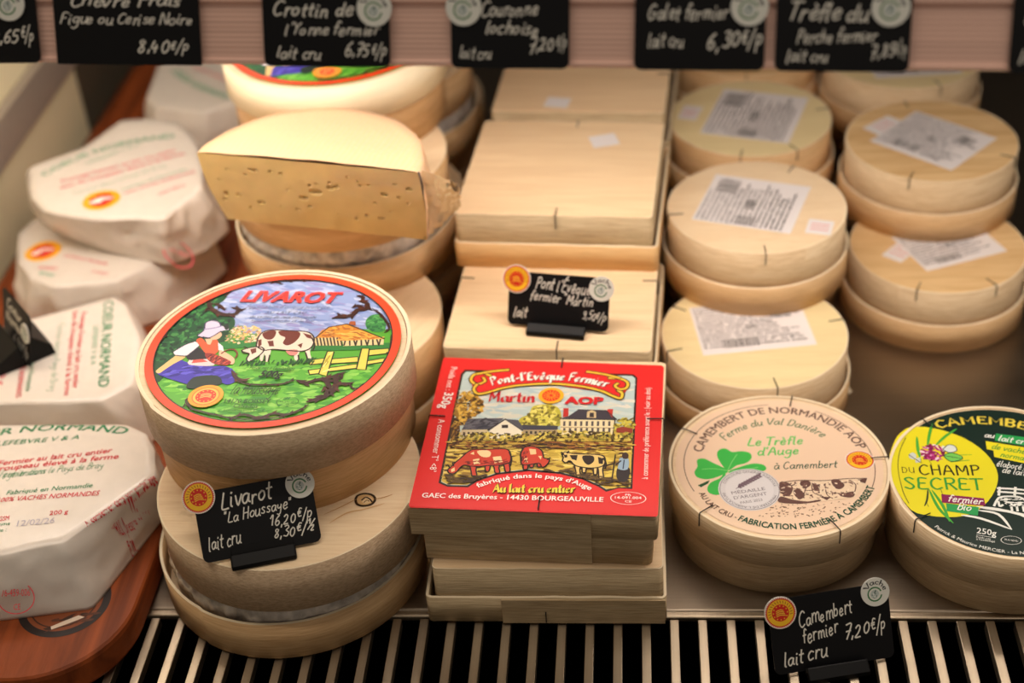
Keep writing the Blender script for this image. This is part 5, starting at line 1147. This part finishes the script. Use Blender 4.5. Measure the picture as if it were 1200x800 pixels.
T3 = [(-0.4026, 0.7676), (-0.4153, 0.8042), (-0.4108, 0.8224), (-0.3686, 0.8407), (-0.3022, 0.8268), (-0.291, 0.8048), (-0.3164, 0.7598), (-0.3305, 0.7440), (-0.3694, 0.7390), (-0.3883, 0.7500)]
B3_ = [(-0.413, 0.765), (-0.424, 0.804), (-0.418, 0.830), (-0.3686, 0.850), (-0.293, 0.836), (-0.279, 0.806), (-0.300, 0.755), (-0.322, 0.742), (-0.3700, 0.737), (-0.396, 0.745)]
w3, tr3, o3 = wrapped('lower paper-wrapped heart cheese of the left pair, seal near its left edge', T3, B3_, 0.0530, 0.0188, 9)
A = Art(0, (0, 0), 0, (0, 230), 4.0, 0.053, step=3e-6)
def seal(A, p, r_):
    c = A.m(p); A.disc(c, r_, (246, 176, 30)); A.disc(c, r_ * .66, (222, 44, 44)); A.scatter([(c[0] - r_ * .4, c[1] - r_ * .2), (c[0] + r_ * .4, c[1] - r_ * .2), (c[0] + r_ * .4, c[1] + r_ * .2), (c[0] - r_ * .4, c[1] + r_ * .2)], 9, r_ * 400, [(244, 236, 230)], 2, 20, local=True)
seal(A, (204, 264), 0.0118)
A.type(lay_print('à la ferme en Normandie', 0.02), (300, 290), (500, 330), 3.4, faint(RDI, .3)); A.type(lay_print('entier', 0.02), (180, 345), (270, 352), 4.0, faint(RDI, .35)); A.type(lay_print('fermier', 0.02), (180, 368), (250, 384), 4.0, faint(GNI, .4)); A.type(lay_print('normand', 0.02), (430, 362), (500, 372), 3.0, faint(RDI, .4))
drape(A, 'print', w3, tr3, o3)
A = Art(0, (0, 0), 0, (0, 230), 4.0, 0.036, step=3e-6)
for k in range(5): A.type(lay_print('COEUR LAIT CRU', 0.03), (540 + k * 50, 450 - k * 26), (650 + k * 50, 372 - k * 22), 5.0, faint(RDI, .35))
drape(A, 'side_print', w3, tr3, o3, (-0.05, 0.80, -0.60))

T4 = [(-0.4057, 0.8321), (-0.3771, 0.8576), (-0.3627, 0.8949), (-0.3446, 0.8964), (-0.3216, 0.89), (-0.3041, 0.8657), (-0.2906, 0.8322), (-0.2808, 0.7985), (-0.2900, 0.7777), (-0.2950, 0.7603), (-0.3423, 0.7604), (-0.379, 0.7731), (-0.3935, 0.7927)]
B4_ = [(-0.4157, 0.8353), (-0.390, 0.8640), (-0.371, 0.9050), (-0.3500, 0.9090), (-0.3150, 0.902), (-0.2960, 0.8710), (-0.2820, 0.8369), (-0.2700, 0.800), (-0.2790, 0.7770), (-0.3000, 0.7600), (-0.3430, 0.7760), (-0.3800, 0.7960), (-0.4000, 0.8130)]
w4, tr4, o4 = wrapped('upper paper-wrapped heart cheese of the left pair, green lettering and seal on top', T4, B4_, 0.0880, 0.0538, 15, fold=0.0022)
A = Art(0, (0, 0), 0, (0, 70), 4.0, 0.088, step=3e-6)
A.arc(lay_print('COEUR NORMAND', 0.015), (214, 550), (500, 432), (816, 372), 6.6, faint(GNI, .2))
A.type(lay_print('LEFEBVRE V & A', 0.0), (410, 498), (660, 408), 3.4, faint(GNI, .4)); A.type(lay_print('Fromage Fermier au lait cru entier', 0.03), (294, 584), (830, 436), 4.4, faint(RDI, .35)); A.type(lay_print('issu du troupeau élevé à la ferme', 0.03), (290, 612), (870, 450), 4.4, faint(RDI, .35))
A.type(lay_hand('Fermier dans le Pays de Bray', 0.6), (350, 640), (780, 510), 4.4, faint(GNI, .4)); A.type(lay_print('Fabriqué en Normandie', 0.0), (580, 620), (880, 520), 3.2, faint(GNI, .3)); A.type(lay_print('100% VACHES NORMANDES', 0.01), (590, 640), (920, 530), 3.4, faint(RDI, .3)); A.type(lay_print('GSM 200 g', 0.01), (750, 645), (870, 596), 3.4, faint(RDI, .4))
seal(A, (478, 664), 0.0120)
drape(A, 'print', w4, tr4, o4)
A = Art(0, (0, 0), 0, (0, 230), 4.0, 0.066, step=3e-6)
A.type(lay_print('lait cru', 0.02), (240, 118), (400, 132), 4, faint(GNI, .3)); A.type(lay_print('fermier', 0.02), (420, 134), (500, 150), 4, faint(GNI, .3))
drape(A, 'side_print', w4, tr4, o4, (-0.05, 0.80, -0.60)); A = Art(0, (0, 0), 0, (0, 230), 4.0, 0.066, step=3e-6)
c = A.m((830, 246)); A.ring(c, 0.008, 0.009, faint(RDI, .2), ry=.8); A.type(lay_print('76-459'), (790, 250), (870, 246), 3, faint(RDI, .3))
drape(A, 'red_stamp', w4, tr4, o4, (-0.05, 0.80, -0.60))

T5 = [(-0.3811, 1.0436), (-0.3750, 0.985), (-0.362, 0.968), (-0.3231, 0.958), (-0.2872, 0.9819), (-0.290, 1.0416), (-0.3365, 1.0776), (-0.3688, 1.0736)]
B5_ = [(-0.391, 1.044), (-0.384, 0.978), (-0.366, 0.957), (-0.3231, 0.946), (-0.276, 0.975), (-0.280, 1.046), (-0.3365, 1.088), (-0.375, 1.084)]
w5, tr5, o5 = wrapped('paper-wrapped heart cheese at the far back left, just under the price rail', T5, B5_, 0.0600, 0.0188, 22)
A = Art(0, (0, 0), 0, (0, 70), 4.0, 0.06, step=3e-6)
A.arc(lay_print('COEUR NORMAND', 0.04), (800, 60), (900, 130), (1070, 190), 7.0, faint(GNI, .4)); A.type(lay_print('Fermier au lait cru', 0.04), (900, 40), (1060, 110), 5.0, faint(RDI, .45))
drape(A, 'print', w5, tr5, o5)

# ------------------------------------------------------------------ price cards
slate = plain('slate_card', (9, 9, 12), 0.5, vary=0.2, scale=900, **{'Specular IOR Level': 0.25})
clipm = plain('black_clip', (6, 6, 7), 0.45, **{'Specular IOR Level': 0.2})
chalkm = inkmat('chalk_ink', 0.7, 0.1)
def rrect(w_, h_, rad, k=5):
    P = []
    for cx, cy, a in ((w_ / 2 - rad, h_ - rad, 0), (-w_ / 2 + rad, h_ - rad, 90), (-w_ / 2 + rad, rad, 180), (w_ / 2 - rad, rad, 270)):
        for i in range(k + 1): t = R(a + 90 * i / k); P.append((cx + rad * math.cos(t), cy + rad * math.sin(t)))
    return P
def price_card(label, loc, yaw, lean, w_, h_, lines, aop=None, milk=None, clip=True, group='chalk price cards', rad=0.003, ink=(232, 228, 216), roll=0.0, clip_w=0.026, clip_d=0.011, milkword=True, aopr=0.0075, milkr=0.0068, name='price_card', clip_h=0.0055, tall=0.0):
    t = thing(name, label, 'price card', loc, yaw, group)
    Mx = Matrix.Rotation(-lean, 4, 'X') @ Matrix.Rotation(roll, 4, 'Y')
    th = 0.0009; P = rrect(w_, h_, rad); n = len(P); z0 = 0.0015 if clip else 0
    vs = [(x, -th / 2, y + z0) for x, y in P] + [(x, th / 2, y + z0) for x, y in P]
    fs = [tuple(range(n)), tuple(range(2 * n - 1, n - 1, -1))] + [(i, n + i, n + (i + 1) % n, (i + 1) % n) for i in range(n)]
    o = mesh_obj('card_panel', vs, fs, slate, t); o.matrix_basis = Mx
    rr = random.Random(hash(label) % 1000 if False else len(label) * 7)
    A = Art(0, metric=True, sc_=0.001, step=1e-5)
    for (s_, x0, x1, y, h) in lines:
        A.type(lay_hand(s_, 1.0, jit=0.5, shear=0.28, r=rr), (x0 - w_ * 500, y[0] if isinstance(y, tuple) else y), (x1 - w_ * 500, y[1] if isinstance(y, tuple) else y), h, ink)
    def stand(A, nm, mat=None, lift=0.0):
        A.v = [(x, -th / 2 - 0.00015 - z - lift, y + z0) for x, y, z in A.v]
        o = A.build(nm, t, mat); o.matrix_basis = Mx; return o
    stand(A, 'handwriting', chalkm)
    for nm, spec, rr_ in (('quality_seal', aop, aopr), ('milk_sticker', milk, milkr)):
        if not spec: continue
        A = Art(0, metric=True, step=1e-5); c = ((spec[0] - w_ * 500) / 1000, spec[1] / 1000)
        if nm == 'quality_seal': A.badge(c, rr_)
        else: A.milk(c, rr_, milkword)
        # a real little disc behind the print
        k = 32; dv = [(c[0] + rr_ * math.cos(2 * math.pi * i / k), -th / 2 - e, c[1] + rr_ * math.sin(2 * math.pi * i / k) + z0) for e in (0.0001, 0.0007) for i in range(k)]
        df = [tuple(range(k))[::-1], tuple(range(k, 2 * k))] + [(i, (i + 1) % k, k + (i + 1) % k, k + i) for i in range(k)]
        d = mesh_obj(nm, dv, [q[::-1] for q in df], plain('sticker_white', (232, 230, 224), 0.4), t); d.matrix_basis = Mx
        A.v = [(x, -th / 2 - 0.00085 - z, y + z0) for x, y, z in A.v]
        pr = A.build(nm + '_print', d)
    if clip:
        cw = clip_w; dp = clip_d; ch = clip_h
        prof = [(-dp / 2 - 0.002, 0), (-dp / 2 - 0.0015, ch * .5), (-0.0022, ch), (-0.0010, ch), (-0.0008, 0.0022), (0.0008, 0.0022), (0.0010 + ch * math.tan(lean), ch * 1.3), (0.0024 + ch * math.tan(lean), ch * 1.3), (dp / 2 + 0.002, ch * .5), (dp / 2 + 0.003, 0)]
        vs = [(x, a, b) for x in (-cw / 2, cw / 2) for a, b in prof]; m_ = len(prof)
        fs = [(i, (i + 1) % m_, m_ + (i + 1) % m_, m_ + i) for i in range(m_)]
        fs = [q[::-1] for q in fs] + [tuple(range(m_)), tuple(range(2 * m_ - 1, m_ - 1, -1))]
        o = mesh_obj('clip', vs, fs, clipm, t); bv = o.modifiers.new('bevel', 'BEVEL'); bv.width = 0.0009; bv.segments = 3; bv.limit_method = 'ANGLE'; bv.angle_limit = R(50)
    return t
price_card('black chalk price card for Livarot clipped on the knotty round box at the front', (-0.1826, 0.4925, 0.0624), R(15.9), R(40), 0.0565, 0.0335,
    [('Livarot', 12, 37, (23.4, 25), 7.8), ('"La Houssaye"', 12, 45, (17.2, 18.2), 5.2), ('16,20', 33, 46, 11.4, 5.4), ('€/p', 46.5, 54, 12.2, 5.4), ('8,30', 34, 44.5, 5.2, 5.2), ('€/½', 45, 54, 5.6, 5.4), ('lait cru', 3, 19, (5.6, 6.2), 6.4)],
    (2.8, 31.5), (51.0, 29.0), aopr=0.0078, milkr=0.0070, clip_w=0.031)
price_card("small black chalk price card for Pont-l'Evêque standing on the plain square box", (-0.0481, 0.6585, 0.0726), R(-9.5), R(24), 0.0570, 0.0300,
    [("Pont l'Évêque", 15, 46, (21.5, 20), 6.5), ('fermier "Martin"', 12, 50, (14.5, 13.5), 5.6), ('9,50€/p', 42, 55.5, (6.5, 5.5), 5.0), ('lait', 3, 11, 4.5, 6.0)],
    (4.5, 26.0), (52.5, 24.0), aopr=0.0080, milkr=0.0070, milkword=True, clip_w=0.033, clip_h=0.005)
price_card('black chalk price card for Camembert clipped to the grille at the bottom right', (0.0895, 0.4800, -0.0013), R(12), R(30), 0.0590, 0.0370,
    [('Camembert', 14, 41, (21.5, 25.5), 7.0), ('fermier', 15, 33, (13.5, 16.5), 7.0), ('7,20', 35, 48, (12.5, 13.5), 7.0), ('€/p', 48.5, 56.5, (14, 15), 7.0), ('lait cru', 4, 26, (3.0, 5.5), 7.0)],
    (5.5, 30.5), (52.5, 33.5), aopr=0.0078, milkr=0.0070, clip_w=0.030)
price_card('black chalk price card seen edge-on in a clip on the middle wrapped cheese', (-0.3690, 0.6700, 0.0528), R(-50), R(14), 0.0430, 0.0330,
    [('Coeur', 6, 30, 23, 7), ('Normand', 5, 36, 14, 7), ('6,90€/p', 16, 40, 4, 7)], None, (37, 20), clip_w=0.032, clip_h=0.014, clip_d=0.030, milkr=0.006)

# cards on the price rail (local frame of the shelf front)
def rail_point(x, z): 
    c, s_ = math.cos(RA), math.sin(RA); return (-0.055 + x * c + 0.0028 * s_, 0.5515 + x * s_ - 0.0028 * c, 0.285 + z)
def rail_card(label, xc, w_, lines, milk=None, h_=0.0345, roll=0.0, **k):
    q = 0.94; lines = [(a, b, c, tuple(v * q for v in y) if isinstance(y, tuple) else y * q, h * q) for a, b, c, y, h in lines]
    if milk: milk = (milk[0], milk[1] * q)
    return price_card(label, rail_point(xc, 0.0006), RA, R(22), w_, h_, lines, None, milk, False, 'chalk price cards on the rail', roll=roll, milkr=0.0074, **k)
rail_card('black rail price card cut off by the left edge of the photo', -0.2305, 0.0520, [('Brillat', 8, 30, 20, 6), ('3,65', 30, 43, 9, 6.5), ('€/p', 43.5, 50, 10, 6.5)], (40, 27), roll=R(-1))
rail_card('square-cornered black rail card reading Chèvre Frais Figue, second from the left', -0.1640, 0.0655, [('Chèvre Frais', 7, 58, 26.2, 5.5), ('Figue ou Cerise Noire', 2.5, 62.5, 18.2, 4.6), ('8,40', 37, 51, 6.0, 6.4), ('€/p', 51.5, 60, 6.5, 5.2)], rad=0.0005)
rail_card("black rail card reading Crottin de l'Yonne, third from the left", -0.0760, 0.0545, [('Crottin de', 4, 39, 22, 6.2), ("l'Yonne fermier", 9, 50, 14, 5.0), ('lait cru', 5, 25, (3.8, 3.4), 5.2), ('6,75', 35, 46, 5.0, 6.2), ('€/p', 46.5, 53, 5, 5.6)], (48.5, 25.5))
rail_card('black rail card reading Couronne Lochoise, sticker at its upper left', 0.0018, 0.0490, [('Couronne', 12, 36, (21.8, 22.8), 6.0), ('lochoise', 14, 36, (15, 14.2), 5.6), ('lait cru', 3, 17, 4.2, 5.0), ('7,20', 32, 43, (7.5, 8.5), 6.2), ('€/p', 43.5, 48, 9, 5.6)], (5.5, 26.0))
rail_card('black rail card reading Galet fermier', 0.0788, 0.0520, [('Galet fermier', 5, 37, (21, 21.5), 6.4), ('lait cru', 5, 20, (9.2, 10), 5.6), ('6,30', 29, 42, (9, 10), 7.2), ('€/p', 42.5, 51, (10, 11), 7.0)], (45.5, 26.5))
rail_card('black rail card reading Trèfle du Perche fermier', 0.1349, 0.0520, [('Trèfle du', 4, 35, 21, 6.8), ('Perche fermier', 8, 39, (11.6, 12.6), 5.6), ('lait cru', 4, 21, (3.6, 4.2), 5.2), ('7,85', 37, 46.5, (6, 7), 6.2), ('€/p', 46.5, 51, (7, 8), 5.8)], (43.8, 26.5))
rail_card('black rail price card cut off by the right edge of the photo', 0.2262, 0.0550, [('Coulommiers', 4, 50, 19, 6.4), ('lait cru', 3, 22, 4, 5.6)])

# ------------------------------------------------------------------ crumb of paper on the deck
vs, fs = [], []
for i in range(7):
    for j in range(7):
        x, y = (i / 6 - .5) * 0.010, (j / 6 - .5) * 0.016
        vs.append((x * (1 - .4 * abs(j / 6 - .5)), y, 0.0006 + 0.0035 * abs(noise.noise((x * 300, y * 300, 2))) + 0.25 * abs(x)))
for i in range(6):
    for j in range(6): fs.append((i * 7 + j, (i + 1) * 7 + j, (i + 1) * 7 + j + 1, i * 7 + j + 1))
o = mesh_obj('paper_scrap', vs, fs, plain('scrap', (226, 220, 196), 0.6), None)
o.location = (0.1155, 0.6950, 0.0); o.rotation_euler = (0, 0, R(25)); so = o.modifiers.new('thick', 'SOLIDIFY'); so.thickness = 0.0003
tag(o, 'small crumpled white paper scrap on the steel deck behind the clover box', 'paper scrap')
